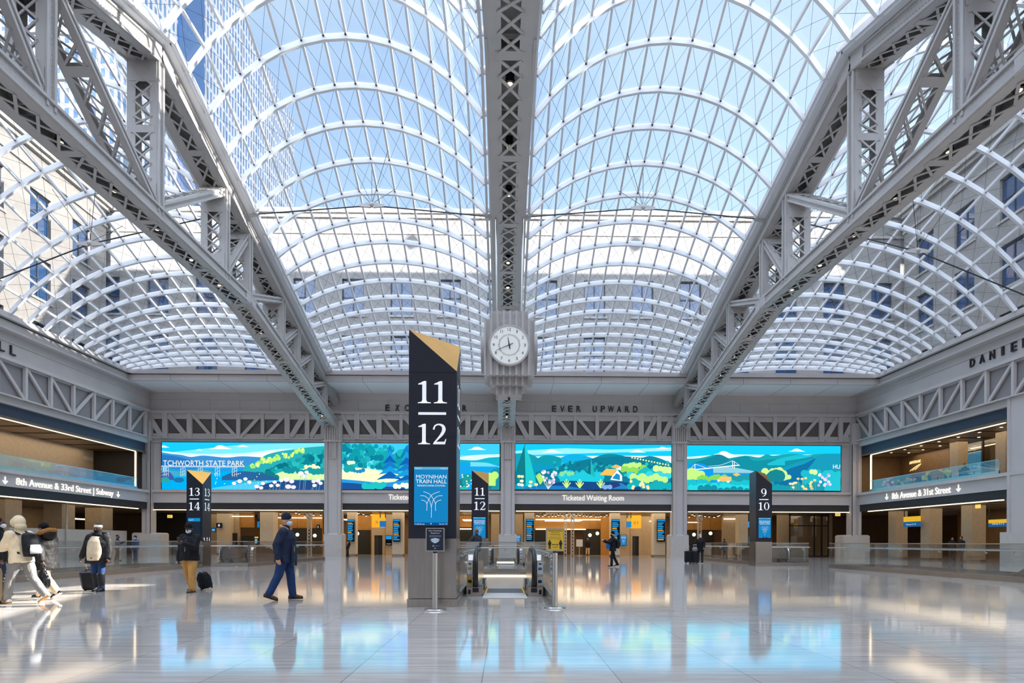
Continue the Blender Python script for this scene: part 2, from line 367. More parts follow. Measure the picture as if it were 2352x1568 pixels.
# ---------------------------------------------------------------- the hall: floor and walls
YB, XL, XR = 50.0, -29.5, 29.6            # back wall face, side wall faces
YN = -2.0
WELLS = [(-0.95,0.95,14.0,22.6), (-0.95,0.95,31.4,38.0), (16.45,18.75,17.5,29.4), (-16.9,-14.6,16.0,28.6), (-14.15,-12.55,29.6,40.0), (14.2,15.9,33.0,42.0)]
def floor_material():
    m = bpy.data.materials.new('polished limestone floor'); m.use_nodes = True; n = m.node_tree; L = n.links
    b = n.nodes['Principled BSDF']; t = n.nodes.new('ShaderNodeTexCoord')
    # fine grain running across the hall
    mp = n.nodes.new('ShaderNodeMapping'); mp.inputs['Scale'].default_value = (0.55, 7.0, 1); L.new(t.outputs['Object'], mp.inputs[0])
    x = n.nodes.new('ShaderNodeTexNoise'); x.inputs['Scale'].default_value = 1.6; x.inputs['Detail'].default_value = 6; x.inputs['Roughness'].default_value = 0.6
    L.new(mp.outputs[0], x.inputs['Vector'])
    r = n.nodes.new('ShaderNodeValToRGB'); r.color_ramp.elements[0].position = 0.3; r.color_ramp.elements[1].position = 0.72
    r.color_ramp.elements[0].color = rgb(158, 152, 148); r.color_ramp.elements[1].color = rgb(194, 188, 182)
    L.new(x.outputs['Fac'], r.inputs[0])
    # slabs: long joints run down the hall every 1.22 m, cross joints staggered
    m2 = n.nodes.new('ShaderNodeMapping'); m2.inputs['Rotation'].default_value = (0, 0, PI/2); m2.inputs['Location'].default_value = (0.3, 0.2, 0)
    L.new(t.outputs['Object'], m2.inputs[0])
    k = n.nodes.new('ShaderNodeTexBrick'); k.inputs['Scale'].default_value = 1.0; k.inputs['Brick Width'].default_value = 1.22; k.inputs['Row Height'].default_value = 1.22
    k.inputs['Mortar Size'].default_value = 0.006; k.inputs['Mortar Smooth'].default_value = 0.4; k.offset = 0.5
    k.inputs['Color1'].default_value = (0.92, 0.92, 0.92, 1); k.inputs['Color2'].default_value = (1.06, 1.05, 1.04, 1); k.inputs['Mortar'].default_value = (0.50, 0.48, 0.46, 1)
    L.new(m2.outputs[0], k.inputs['Vector'])
    mu = n.nodes.new('ShaderNodeMixRGB'); mu.blend_type = 'MULTIPLY'; mu.inputs[0].default_value = 1.0
    L.new(r.outputs[0], mu.inputs[1]); L.new(k.outputs['Color'], mu.inputs[2]); L.new(mu.outputs[0], b.inputs['Base Color'])
    b.inputs['Specular IOR Level'].default_value = 0.62
    rr = n.nodes.new('ShaderNodeMapRange'); rr.inputs['To Min'].default_value = 0.04; rr.inputs['To Max'].default_value = 0.10
    L.new(x.outputs['Fac'], rr.inputs['Value']); L.new(rr.outputs[0], b.inputs['Roughness'])
    bp = n.nodes.new('ShaderNodeBump'); bp.inputs['Strength'].default_value = 0.012; bp.inputs['Distance'].default_value = 0.01
    L.new(x.outputs['Fac'], bp.inputs['Height']); L.new(bp.outputs[0], b.inputs['Normal'])
    return m
FLOORM = floor_material()
xs = sorted({-46.0, 46.0} | {w[0] for w in WELLS} | {w[1] for w in WELLS}); ys = sorted({-4.0, 64.0} | {w[2] for w in WELLS} | {w[3] for w in WELLS})
mb = MB()
for i in range(len(xs)-1):
    for j in range(len(ys)-1):
        cx, cyy = (xs[i]+xs[i+1])/2, (ys[j]+ys[j+1])/2
        if any(w[0] < cx < w[1] and w[2] < cyy < w[3] for w in WELLS): continue
        mb.add([(xs[i],ys[j],0),(xs[i+1],ys[j],0),(xs[i+1],ys[j+1],0),(xs[i],ys[j+1],0)], [(0,1,2,3)])
struct('floor', mb, FLOORM)
# linings of the openings the escalators run down through
mb = MB()
for (a, b, c, d) in WELLS:
    zb = -5.5
    mb.add([(a,c,0),(a,d,0),(a,d,zb),(a,c,zb)], [(0,1,2,3)]); mb.add([(b,c,0),(b,d,0),(b,d,zb),(b,c,zb)], [(3,2,1,0)])
    mb.add([(a,d,0),(b,d,0),(b,d,zb),(a,d,zb)], [(0,1,2,3)]); mb.add([(a,c,0),(b,c,0),(b,c,zb),(a,c,zb)], [(3,2,1,0)])
    mb.add([(a,c,zb),(b,c,zb),(b,d,zb),(a,d,zb)], [(0,1,2,3)])
struct('trim_1', mb, MARBLE)
for (a, b, c, d), w_ in zip(WELLS[:2], ('nearest', 'second')):
    mb = MB(); mb.box(a+.02, b-.02, d-.05, d-.02, -.09, -.03); mb.box(a+.01, a+.04, c+4, d-.04, -.09, -.03); mb.box(b-.04, b-.01, c+4, d-.04, -.09, -.03)
    tag(mb.build('led_strip', LEDW), 'warm light strip round the opening of the %s central escalator' % w_, 'light strip')

# bands of the back wall, floor opening below z = 3.82
def back_wall():
    mb = MB(); x0, x1 = XL, XR
    mb.box(x0, x1, YB, YB+.5, 5.29, 13.6)                        # wall behind the screens, girders and frieze
    mb.box(x0, x1, YB-.30, YB, 5.29, 5.50)                        # ledge
    mb.box(x0, x1, YB-.12, YB+.5, 4.42, 5.29)                     # sign band
    mb.box(x0, x1, YB-.02, YB+.5, 3.86, 4.42, 1)                  # dark louvre band
    for k in range(9): mb.box(x0, x1, YB-.045, YB-.02, 3.89+k*.06, 3.915+k*.06, 1)
    mb.box(x0, x1, YB-.34, YB, 11.86, 12.02); mb.box(x0, x1, YB-.22, YB, 12.02, 12.10)
    mb.box(x0, x1, YB-.06, YB, 12.98, 13.05); mb.box(x0, x1, YB-.03, YB, 13.05, 13.6)
    mb.box(x0, x1, YB-.16, YB, 9.40, 9.70)
    for k in range(1, 24):                                        # panel joints of the frieze
        x = x0 + (x1-x0)*k/24; mb.box(x-.005, x+.005, YB-.006, YB+.01, 12.1, 12.98, 1)
    return mb
struct('wall_back', back_wall(), [WALLM, BANDM])
mb = MB(); mb.box(XL, XR, 46.5, YB, 13.60, 13.72)                     # smooth white soffit under the roof edge
struct('trim_5', mb, pbr('white soffit panel', rgb(238, 240, 242), 0.5))
mb = MB()                                                         # roof edge in front of the back wall
mb.box(XL, XR, 46.3, 46.5, 13.60, 14.05); mb.box(XL, XR, 46.15, 46.5, 14.10, 14.42); mb.box(XL, XR, 46.35, 46.5, 14.02, 14.1, 1)
for k in range(1, 16):
    x = XL + (XR-XL)*k/16; mb.box(x-.01, x+.01, 46.5, YB, 13.594, 13.602, 1); mb.box(x-.01, x+.01, 46.294, 46.3, 13.6, 14.05, 1)
struct('trim_2', mb, [WALLM, BANDM])

def side_wall(X, s):
    """s = +1 for the right wall (material lies at larger x), -1 for the left"""
    mb = MB(); y0, y1 = YN, YB
    def b(xa, xb, za, zb, mi=0, ya=y0, yb=y1): mb.box(X+s*xa, X+s*xb, ya, yb, za, zb, mi)
    b(0, .5, 9.28, 14.4); b(-.30, 0, 11.86, 12.02); b(-.18, 0, 12.02, 12.10); b(-.06, 0, 12.98, 13.05)
    b(-.55, 0, 13.50, 13.62); b(-.45, 0, 13.62, 14.05); b(-.75, .2, 14.1, 14.42); b(-.5, 0, 14.04, 14.1, 1)
    b(-.14, 0, 9.28, 9.70)
    b(.10, .5, 8.44, 9.28, 2)                                      # slate panel above the mezzanine opening
    b(-.30, .5, 5.20, 5.40); b(-.12, .5, 4.42, 5.20); b(-.02, .5, 3.86, 4.42, 1)
    for k in range(9): mb.box(X-s*.045, X-s*.02, y0, y1, 3.89+k*.06, 3.915+k*.06, 1)
    return mb
struct('wall_left', side_wall(XL, -1), [WALLM, BANDM, NAVYM]); struct('wall_right', side_wall(XR, 1), [WALLM, BANDM, NAVYM])
mb = MB(); mb.box(XL-9, XR+9, YN-.5, YN, 0, 14.4); struct('wall_front', mb, [WALLM])

# warm LED lines under the bands
def led(name, label, boxes):
    mb = MB()
    for bx in boxes: mb.box(*bx)
    return tag(mb.build(name, LEDW), label, 'light strip')

# ---------------------------------------------------------------- columns
COLX = [(745, 783), (1150, 1182), (1545, 1577)]
def column(label, x0, x1, base_w, yf=49.45, corner=0):
    xc = (x0+x1)/2; w = x1-x0
    t = thing('column', label, 'column', (xc, yf, 0))
    mb = MB()
    mb.box(-w/2, w/2, .12, .9, 1.85, 9.66)                          # web
    for sx in (-1, 1):
        mb.box(sx*w/2, sx*(w/2-.24), 0, .12, 1.85, 9.66); mb.box(sx*w/2, sx*(w/2-.07), -.04, .1, 1.85, 9.66)
        mb.box(sx*(w/2-.30), sx*(w/2-.26), .04, .14, 1.85, 9.66)
    mb.build('shaft', WALLM, t)
    mb = MB()                                                        # ribbed cap under the girder
    mb.box(-w/2-.08, w/2+.08, -.12, .4, 9.46, 9.60); mb.box(-w/2-.05, w/2+.05, -.02, .4, 9.60, 11.2)
    for k in range(7):
        x = -w/2 + w*(k+.5)/7; mb.box(x-.045, x+.045, -.14, 0, 9.60, 11.2)
    for x in (-.22, .22): mb.box(x-.05, x+.05, -.03, .14, 8.1, 9.4)
    mb.box(-.22, .22, -.03, .14, 8.08, 8.16)
    mb.build('cap', WALLM, t)
    mb = MB(); bw = base_w/2; zz = 1.92; c = .10
    ring = [(-bw,0),(bw,0),(bw,1.3),(-bw,1.3)]
    mb.add([(x,y,0) for x,y in ring] + [(x,y,zz-c) for x,y in ring] + [(-bw+c,c,zz),(bw-c,c,zz),(bw-c,1.3-c,zz),(-bw+c,1.3-c,zz)],
           [(0,1,5,4),(1,2,6,5),(2,3,7,6),(3,0,4,7),(4,5,9,8),(5,6,10,9),(6,7,11,10),(7,4,8,11),(8,9,10,11)])
    mb.build('base', LIGHTG, t)
    return t
for (a, b), l in zip(COLX, ('grey steel column on a stone base, left of the clock between the first two screens', 'grey steel column on a stone base, straight below the hanging clock', 'grey steel column on a stone base, between the two screens right of the clock')):
    column(l, PX(a, 49.5), PX(b, 49.5), 1.5)
column('grey steel corner column on a stone base at the left end of the back wall', PX(327, 49.5), PX(345, 49.5), 2.3)
column('grey steel corner column on a stone base at the right end of the back wall', PX(1957, 49.5), PX(1977, 49.5), 2.2)
# second column of the right wall, cut by the edge of the photo
mb = MB(); t = thing('column', 'riveted grey column at the right edge of the photo', 'column', (29.45, 34.6, 0))
mb.box(-.1, .5, -1.0, .55, 1.9, 9.7); mb.box(-.16, -.1, -1.0, -.8, 1.9, 9.7); mb.box(-.16, -.1, .35, .55, 1.9, 9.7)
for k in range(60):
    for y in (-.95, -.85, .4, .5): mb.ball((-.165, y, 2.0+k*.127), .018, nu=5, nv=3)
mb.build('shaft', WALLM, t); mb = MB(); mb.box(-.35, 1.0, -1.2, .8, 0, 1.9); mb.build('base', LIGHTG, t)
t.location = (29.45, 34.0, 0)

# ---------------------------------------------------------------- lattice girders above the screens
def girder(name_label, P, L, infill, layout):
    """P(u, z, d): point at distance u along the wall, height z, d metres in front of the wall; L: length"""
    t = thing('lattice_girder', name_label, 'girder')
    def bx(nm, u0, u1, z0, z1, d0, d1, mat=WALLM):
        mb = MB(); a = [P(u0,z0,d0),P(u1,z0,d0),P(u1,z0,d1),P(u0,z0,d1),P(u0,z1,d0),P(u1,z1,d0),P(u1,z1,d1),P(u0,z1,d1)]
        mb.add(a, [(3,2,1,0),(4,5,6,7),(0,1,5,4),(1,2,6,5),(2,3,7,6),(3,0,4,7)]); return mb.build(nm, mat, t)
    z0, z1 = 9.70, 11.86
    bx('bottom_chord', 0, L, z0, z0+(.45 if infill else .16), .0, .16); bx('top_chord', 0, L, z1-(.50 if infill else .16), z1, .0, .16)
    bx('bottom_flange', 0, L, z0, z0+.07, 0, .42); bx('top_flange', 0, L, z1-.07, z1, 0, .36)
    bx('infill_panel', 0, L, z0+.1, z1-.1, .01, .03, INFILL if infill else SIDEINF)
    posts = layout['posts']
    for u, w in posts:
        bx('post', u*L-w/2, u*L+w/2, z0, z1, .1, .30)
    edges = [0.0] + [u for u, w in posts] + [1.0]
    for i, (kind, w) in enumerate(layout['diag']):
        ua = edges[i]*L; ub = edges[i+1]*L
        if ub-ua < .3: continue
        if i > 0: ua += posts[i-1][1]/2
        if i < len(posts): ub -= posts[i][1]/2
        zt, zb = z1-.12, z0+.12
        p, q = ((ua, zt), (ub, zb)) if kind == '\\' else ((ua, zb), (ub, zt))
        d = math.hypot(q[0]-p[0], q[1]-p[1]); nx, nz = -(q[1]-p[1])/d*w/2, (q[0]-p[0])/d*w/2
        mb = MB(); poly = [(p[0]+nx,p[1]+nz),(q[0]+nx,q[1]+nz),(q[0]-nx,q[1]-nz),(p[0]-nx,p[1]-nz)]
        poly = [(min(max(a, ua-.1), ub+.1), min(max(b, z0+.03), z1-.03)) for a, b in poly]
        A = [Vector(P(a, b, .26 - .02*(i%2))) for a, b in poly]; B = [Vector(P(a, b, .12)) for a, b in poly]
        mb.prism(A, B[0]-A[0]); mb.build('diagonal', WALLM, t)
    return t
LAY = dict(posts=[(.102,.42),(.240,.42),(.377,.26),(.516,.30),(.653,.26),(.793,.42),(.906,.36)],
           diag=[('\\',.55),('\\',.55),('\\',.26),('\\',.26),('/',.26),('/',.26),('/',.55),('/',.55)])
BAYS = [(341, 745), (783, 1150), (1182, 1545), (1577, 1962)]
for (a, b), l in zip(BAYS, ('lattice girder above the screen with the park name', 'lattice girder behind the tall 11/12 pylon', 'lattice girder right of the clock above the screen with the farmhouse', 'lattice girder above the screen with the white suspension bridge')):
    xa, xb = PX(a, YB), PX(b, YB)
    girder(l, (lambda u, z, d, xa=xa: (xa+u, YB-.02-d, z)), xb-xa, True, LAY)
n = 14
side_l = dict(posts=[(i/n, .17) for i in range(0, n)], diag=[('/', .05)] + [('\\', .17)]*4 + [('/', .17)]*6 + [('\\', .17)]*4)
girder('lattice girder along the left wall', lambda u, z, d: (XL+.02+d, YB-1.1-u, z), 18.2*n/9, False, side_l)
side_r = dict(posts=[(i/n, .17) for i in range(1, n)], diag=[('\\', .17)]*4 + [('/', .17)]*6 + [('\\', .17)]*4)
girder('lattice girder along the right wall', lambda u, z, d: (XR-.02-d, YB-.35-u, z), 17.4*n/9, False, side_r)

# carved words on the friezes
def words(body, label, org, xd, pitch, h, bold=.015):
    t = thing('frieze_lettering', label, 'lettering', org); xd = Vector(xd)
    for i, ch in enumerate(body):
        if ch == ' ': continue
        mb = MB(); w = h*(.95 if ch in 'WMO' else .30 if ch == 'I' else .70); put_text(mb, ch, xd*(i*pitch+(.7*h-w)/2), xd, (0,0,1), w, h, bold, thick=.09); mb.build('letter', LETTER, t)
    return t
zf = PZ(945, YB)
words('EXCELSIOR', 'dark letters starting EXC on the frieze left of the clock', (PX(885, YB), YB-.01, zf), (1,0,0), .80, .50)
words('EVER UPWARD', 'dark letters EVER UPWARD on the frieze right of the clock', (PX(1267, YB), YB-.01, zf), (1,0,0), (PX(1463,YB)-PX(1267,YB)-.36)/10, .50)
words('HALL', 'dark letters LL on the left wall frieze at the edge of the photo', (XL+.01, 33.45, 12.30), (0,1,0), .80, .55)
words('DANIEL', 'dark letters DANIE on the right wall frieze', (XR-.01, 37.65, 12.42), (0,-1,0), .77, .52)
# ---------------------------------------------------------------- the four glass vaults
YM = 24.2
TT = [.96,2.68,4.47,6.02,7.7,9.3,10.8,12.15,13.45,14.77,16.0,17.0,18.1,19.0,19.9,20.75,21.5,22.15]
ge = lambda t: 21.2 - .312*abs(t)
bulge = lambda t: max(.35, 3.9 - .155*abs(t))
TX = [-14.5, 0.10, 14.65]; GUT = 1.15
PHI = .85; NP = 14
SS = [.5 + .5*math.sin(PHI*(2*k/NP-1))/math.sin(PHI) for k in range(NP+1)]
def arcprof(s):
    u = 2*s-1; R = 1/math.sin(PHI); c = math.cos(PHI)*R
    return (math.sqrt(max(0, R*R-u*u)) - c)/(R-c)
class Bay:
    def __init__(s, xa, xb, za, zb, k=1.0): s.xa, s.xb, s.za, s.zb, s.k = xa, xb, za, zb, k
    def P(s, u, t, dz=0.0):
        return Vector((s.xa+(s.xb-s.xa)*u, YM+t, (1-u)*s.za(t)+u*s.zb(t)+s.k*bulge(t)*arcprof(u)+dz))
flat = lambda t: 14.42
BAYV = [Bay(XL+.75, TX[0]-GUT, flat, ge, 1.1), Bay(TX[0]+GUT, TX[1]-GUT, ge, ge), Bay(TX[1]+GUT, TX[2]-GUT, ge, ge), Bay(TX[2]+GUT, XR-.75, ge, flat, 1.1)]
def vault(b, label):
    t = thing('glass_vault', label, 'skylight', group='glass roof vaults')
    ts = [-x for x in TT[::-1]] + TT
    ts = [x for x in ts if x > -17]                                  # what lies behind the photographer's head is left out
    g = MB(); vs = [b.P(u, x, .20) for x in ts for u in SS]; m = NP+1
    g.add(vs, [(i*m+j, i*m+j+1, i*m+m+j+1, i*m+m+j) for i in range(len(ts)-1) for j in range(NP)])
    g.build('glazing', SKYGL, t)
    for x in ts:
        r = MB(); us = [b.P(u, x) for u in SS]
        r.sweep(us, .15, .22, (0,0,1))
        r.sweep([p+V(0,0,.15) for p in us], .05, .10, (0,0,1))
        for p in us[1:-1]: r.box(p.x-.04, p.x+.04, p.y-.14, p.y-.075, p.z+.02, p.z+.09, 1)
        r.build('arch_rib', [RIB, CLAMP], t)
    for u in SS[1:-1]:
        r = MB(); r.sweep([b.P(u, x, .06) for x in ts], .10, .13, (0,0,1)); r.build('long_rib', [RIB], t)
    w = MB()
    for i in range(len(ts)-1):
        for j in range(NP):
            A, B, C, D = b.P(SS[j], ts[i], .10), b.P(SS[j+1], ts[i], .10), b.P(SS[j+1], ts[i+1], .10), b.P(SS[j], ts[i+1], .10)
            w.tube([A, C], .008, 3, cap=False); w.tube([B, D], .008, 3, cap=False)
    tag(w.build('bracing_wires', CABLE, t), 'thin crossed steel wires')
    return t
for b, l in zip(BAYV, ('arched glass roof vault along the left wall', 'arched glass roof vault between the left truss and the centre truss', 'arched glass roof vault between the centre truss and the right truss', 'arched glass roof vault along the right wall')): vault(b, l)

# ---------------------------------------------------------------- the three roof trusses
def laced(mb, A, B, xc, w=1.2, d=.5, fl=.34, pitch=.95, faces=(-1, 1), lace=.09, rivets=False, close=0, up=None, endplate=.0, single=False):
    """two riveted channels a width w apart joined by crossed lacing bars; A, B are (y, z)"""
    A = Vector((xc, A[0], A[1])); B = Vector((xc, B[0], B[1])); a = (B-A); L = a.length; a.normalize()
    n = V(1,0,0).cross(a).normalized()
    if n.z < 0 or (abs(n.z) < .3 and n.y > 0): n = -n
    X = V(1,0,0)
    def pl(c0, c1, wx, wn):                                          # plate from c0 to c1 with thickness wx (x) and wn (n)
        mb.bar(c0, c1, wx, wn, n)
    for s in (-1, 1):
        o = X*s*(w/2-.03); pl(A+o, B+o, .05, d)
        for f in (-1, 1):
            o2 = X*s*(w/2-fl/2) + n*f*(d/2-.015); pl(A+o2, B+o2, fl, .035)
            o3 = X*s*(w/2+.03) + n*f*(d/2-.06); pl(A+o3, B+o3, .09, .10)
    g = w-2*fl
    for f in (-1, 1):
        off = n*f*(d/2+.01)
        if f not in faces:
            if close: pl(A-n*(-f)*(d/2-.02), B-n*(-f)*(d/2-.02), g+.1, .03)
            continue
        k = max(1, round(L/pitch)); hx = X*(g/2+.07)
        for i in range(k):
            p = A+a*(L*i/k)+off; q = A+a*(L*(i+1)/k)+off
            if i % 5 == 0:
                mb.bar(p-a*.0+a*.12-hx*1.3, p+a*.12+hx*1.3, .30, .03, n); p = p+a*.27
            mb.bar(p-hx, q+hx, lace, .025, n)
            if not single: mb.bar(p+hx+n*f*.02, q-hx+n*f*.02, lace, .025, n)
    if endplate:
        for f in (-1, 1):
            for c, dd in ((A, 1), (B, -1)):
                mb.bar(c+n*f*d/2, c+a*dd*endplate+n*f*d/2, w, .04, n)
    if rivets:
        k = int(L/.16)
        for s in (-1, 1):
            for i in range(k):
                for e in (-.17, .17):
                    p = A+a*(L*(i+.5)/k)+X*s*(w/2+.005)+n*e*d
                    mb.add([p-a*.02-n*.02, p+a*.02-n*.02, p+a*.02+n*.02, p-a*.02+n*.02, p+X*s*.018], [(0,1,4),(1,2,4),(2,3,4),(3,0,4)])
    return mb
def ztop(y): return 20.85 - .312*abs(y-YM)
def zbot(y):
    t = abs(y-YM); return 14.40 if t < 8.5 else 14.40 - (t-8.5)*.205
POSTY = [0, 5.8, 8.5, 13.4, 16.2, 19.0, 22.4]
def truss(xc, label):
    t = thing('roof_truss', label, 'truss', group='riveted roof trusses')
    near = -19.0
    tc_ = MB()
    for (a, b) in ((YM+near, YM), (YM, 49.8)):
        laced(tc_, (a, ztop(a)-.05), (b, ztop(b)-.05), xc, d=.62, fl=.36, pitch=.8, faces=(-1,), close=1, rivets=True)
    for s in (-1, 1):
        tc_.bar((xc+s*.62, YM-.9, ztop(YM-.9)-.02), (xc+s*.62, YM+.0, ztop(YM)-.02), .08, .75); tc_.bar((xc+s*.62, YM+.9, ztop(YM+.9)-.02), (xc+s*.62, YM+.0, ztop(YM)-.02), .08, .75)
    tc_.build('top_chord', [STEEL], t)
    bc = MB()
    for (a, b) in ((YM+near, YM-8.5), (YM-8.5, YM+8.5), (YM+8.5, 49.8)):
        laced(bc, (a, zbot(a)), (b, zbot(b)), xc, d=.56, fl=.36, pitch=.62 if a > YM else .85, faces=(-1,), close=1, rivets=True)
    for yk in (YM-8.5, YM+8.5):
        for s in (-1, 1): bc.bar((xc+s*.63, yk-.6, zbot(yk-.6)), (xc+s*.63, yk, zbot(yk)), .07, .62); bc.bar((xc+s*.63, yk+.6, zbot(yk+.6)), (xc+s*.63, yk, zbot(yk)), .07, .62)
    bc.build('bottom_chord', [STEEL], t)
    ys = [YM-p for p in POSTY[:0:-1] if YM-p > YM+near] + [YM+p for p in POSTY]
    for y in ys:
        if ztop(y)-zbot(y) < 1.2: continue
        p = MB(); h = ztop(y)-zbot(y)
        laced(p, (y, zbot(y)), (y, ztop(y)-.2), xc, w=1.12, d=.44, fl=.27, pitch=.62, endplate=min(1.1, h*.25), rivets=(h > 4), lace=.07)
        p.build('post', [STEEL], t)
    seq = [-p for p in POSTY[:0:-1]] + POSTY
    for i in range(len(seq)-1):
        a, b = YM+seq[i], YM+seq[i+1]
        if a < YM+near: continue
        lo, hi = (b, a) if seq[i] < 0 else (a, b)
        d = MB(); laced(d, (lo, zbot(lo)+.2), (hi, ztop(hi)-.35), xc, w=.98, d=.34, fl=.18 if abs(seq[i]) < 9 else .3, pitch=.9, lace=.07, endplate=.8, single=False)
        d.build('diagonal', [STEEL], t)
    g = MB()                                                          # gutter beams that carry the glass on both sides
    for s in (-1, 1):
        for sg in (-1, 1):
            ya, yb = YM, (YM+22.3 if sg > 0 else YM+near)
            def e(y, dx, dz): return (xc+s*dx, y, ge(y-YM)+dz)
            g.bar(e(ya, .78, .02), e(yb, .78, .02), .30, .10); g.bar(e(ya, .95, .18), e(yb, .95, .18), .06, .42); g.bar(e(ya, 1.12, .12), e(yb, 1.12, .12), .12, .26)
            g.bar(e(ya, .66, .42), e(yb, .66, .42), .10, .9)
        for x in [-q for q in TT] + TT:
            if x < near: continue
            z = ge(x); g.prism([(xc+s*.70, YM+x-.03, z-.02), (xc+s*1.18, YM+x-.03, z+.02), (xc+s*1.30, YM+x-.03, z+.36), (xc+s*.70, YM+x-.03, z+.36)], (0, .06, 0))
    g.bar((xc, YM, ge(0)+.55), (xc, YM+near, ge(near)+.55), 1.4, .08); g.bar((xc, YM, ge(0)+.55), (xc, YM+22.3, ge(22.3)+.55), 1.4, .08)
    g.build('gutter', [RIB], t)
    f = MB(); f.box(xc-.75, xc+.75, 49.5, 49.95, 9.75, 11.0); f.bar((xc-.5, 49.2, 11.2), (xc-.5, 49.9, 9.8), .14, .3); f.bar((xc+.5, 49.2, 11.2), (xc+.5, 49.9, 9.8), .14, .3)
    f.build('bearing', [STEEL], t)
    return t
truss(TX[0], 'riveted roof truss left of the clock'); truss(TX[1], 'riveted roof truss overhead in the middle, above the clock'); truss(TX[2], 'riveted roof truss right of the clock')

# warm downlights sitting inside the bottom chords
ORD = ['first','second','third','fourth','fifth','sixth','seventh','eighth','ninth','tenth','eleventh','twelfth','thirteenth','fourteenth']
def downlight():
    t = thing('downlight', 'x', 'lamp')
    m = MB(); m.tube([(0,0,.0),(0,0,.30)], .13, 14); m.tube([(0,0,-.02),(0,0,.03)], .16, 14); m.build('housing', BLACKM, t)
    m = MB(); m.tube([(0,0,-.045),(0,0,-.02)], [.06,.085], 14); m.build('lens', LAMPW, t); return t
lamp0 = None
DL = [16.9, 19.6, 22.3, 25.0, 27.7, 30.4, 33.2, 35.6, 38.0, 40.4, 42.8, 45.2, 47.4]
for xc, nm in ((TX[0], 'left truss'), (TX[1], 'centre truss'), (TX[2], 'right truss')):
    for i, y in enumerate(DL):
        if xc == TX[1] and 23 < y < 26.5: continue
        if lamp0 is None: o = lamp0 = downlight()
        else: o = copy_tree(lamp0)
        o.location = (xc, y, zbot(y)-.21); o['label'] = 'warm round downlight in the %s, %s from the near end' % (nm, ORD[i]); o['group'] = 'downlights in the trusses'

# ---------------------------------------------------------------- tie cables with their star nodes
def tie(xa, xb, za, zb, label, y=32.1, dz=.55, nodes=True):
    t = thing('tie_cable', label, 'cable'); xm = (xa+xb)/2; zm = (za+zb)/2+dz
    m = MB(); m.tube([(xa,y,za),(xm,y,zm)], .035, 6); m.tube([(xm,y,zm),(xb,y,zb)], .035, 6); m.build('cable', CABLE, t)
    m = MB()
    for s in (-1, 1): m.prism([(xm,y-.05,zm+.10),(xm+s*.10,y-.05,zm+.16),(xm+s*.66,y-.05,zm+.05),(xm+s*.66,y-.05,zm-.07),(xm+s*.1,y-.05,zm-.12),(xm,y-.05,zm-.05)], (0,.10,0))
    m.ball((xm,y,zm+.05), .14); m.build('node_plate', STEEL, t)
    m = MB()
    for dx, dy, dzz in ((0,0,1.9),(-1.1,1.0,1.5),(1.1,1.0,1.5),(-1.1,-1.2,2.2),(1.1,-1.2,2.2)): m.tube([(xm,y,zm+.1),(xm+dx,y+dy,zm+dzz)], .014, 4)
    m.build('hanger_wire', CABLE, t)
    for x, z, s in ((xa,za,1),(xb,zb,-1)):
        m = MB(); m.prism([(x,y-.05,z-.14),(x+s*.5,y-.05,z-.04),(x+s*.5,y-.05,z+.06),(x,y-.05,z+.16)], (0,.1,0)); m.build('end_lug', STEEL, t)
zg = ge(32.1-YM)-.05
tie(TX[0]+.75, TX[1]-.75, zg, zg, 'tie cable with a star node left of the centre truss'); tie(TX[1]+.75, TX[2]-.75, zg, zg, 'tie cable with a star node right of the centre truss')
tie(XL+.4, TX[0]-.75, 14.3, zg, 'tie cable crossing the vault at the left wall', dz=.55); tie(TX[2]+.75, XR-.4, zg, 14.3, 'tie cable crossing the vault at the right wall', dz=.55)

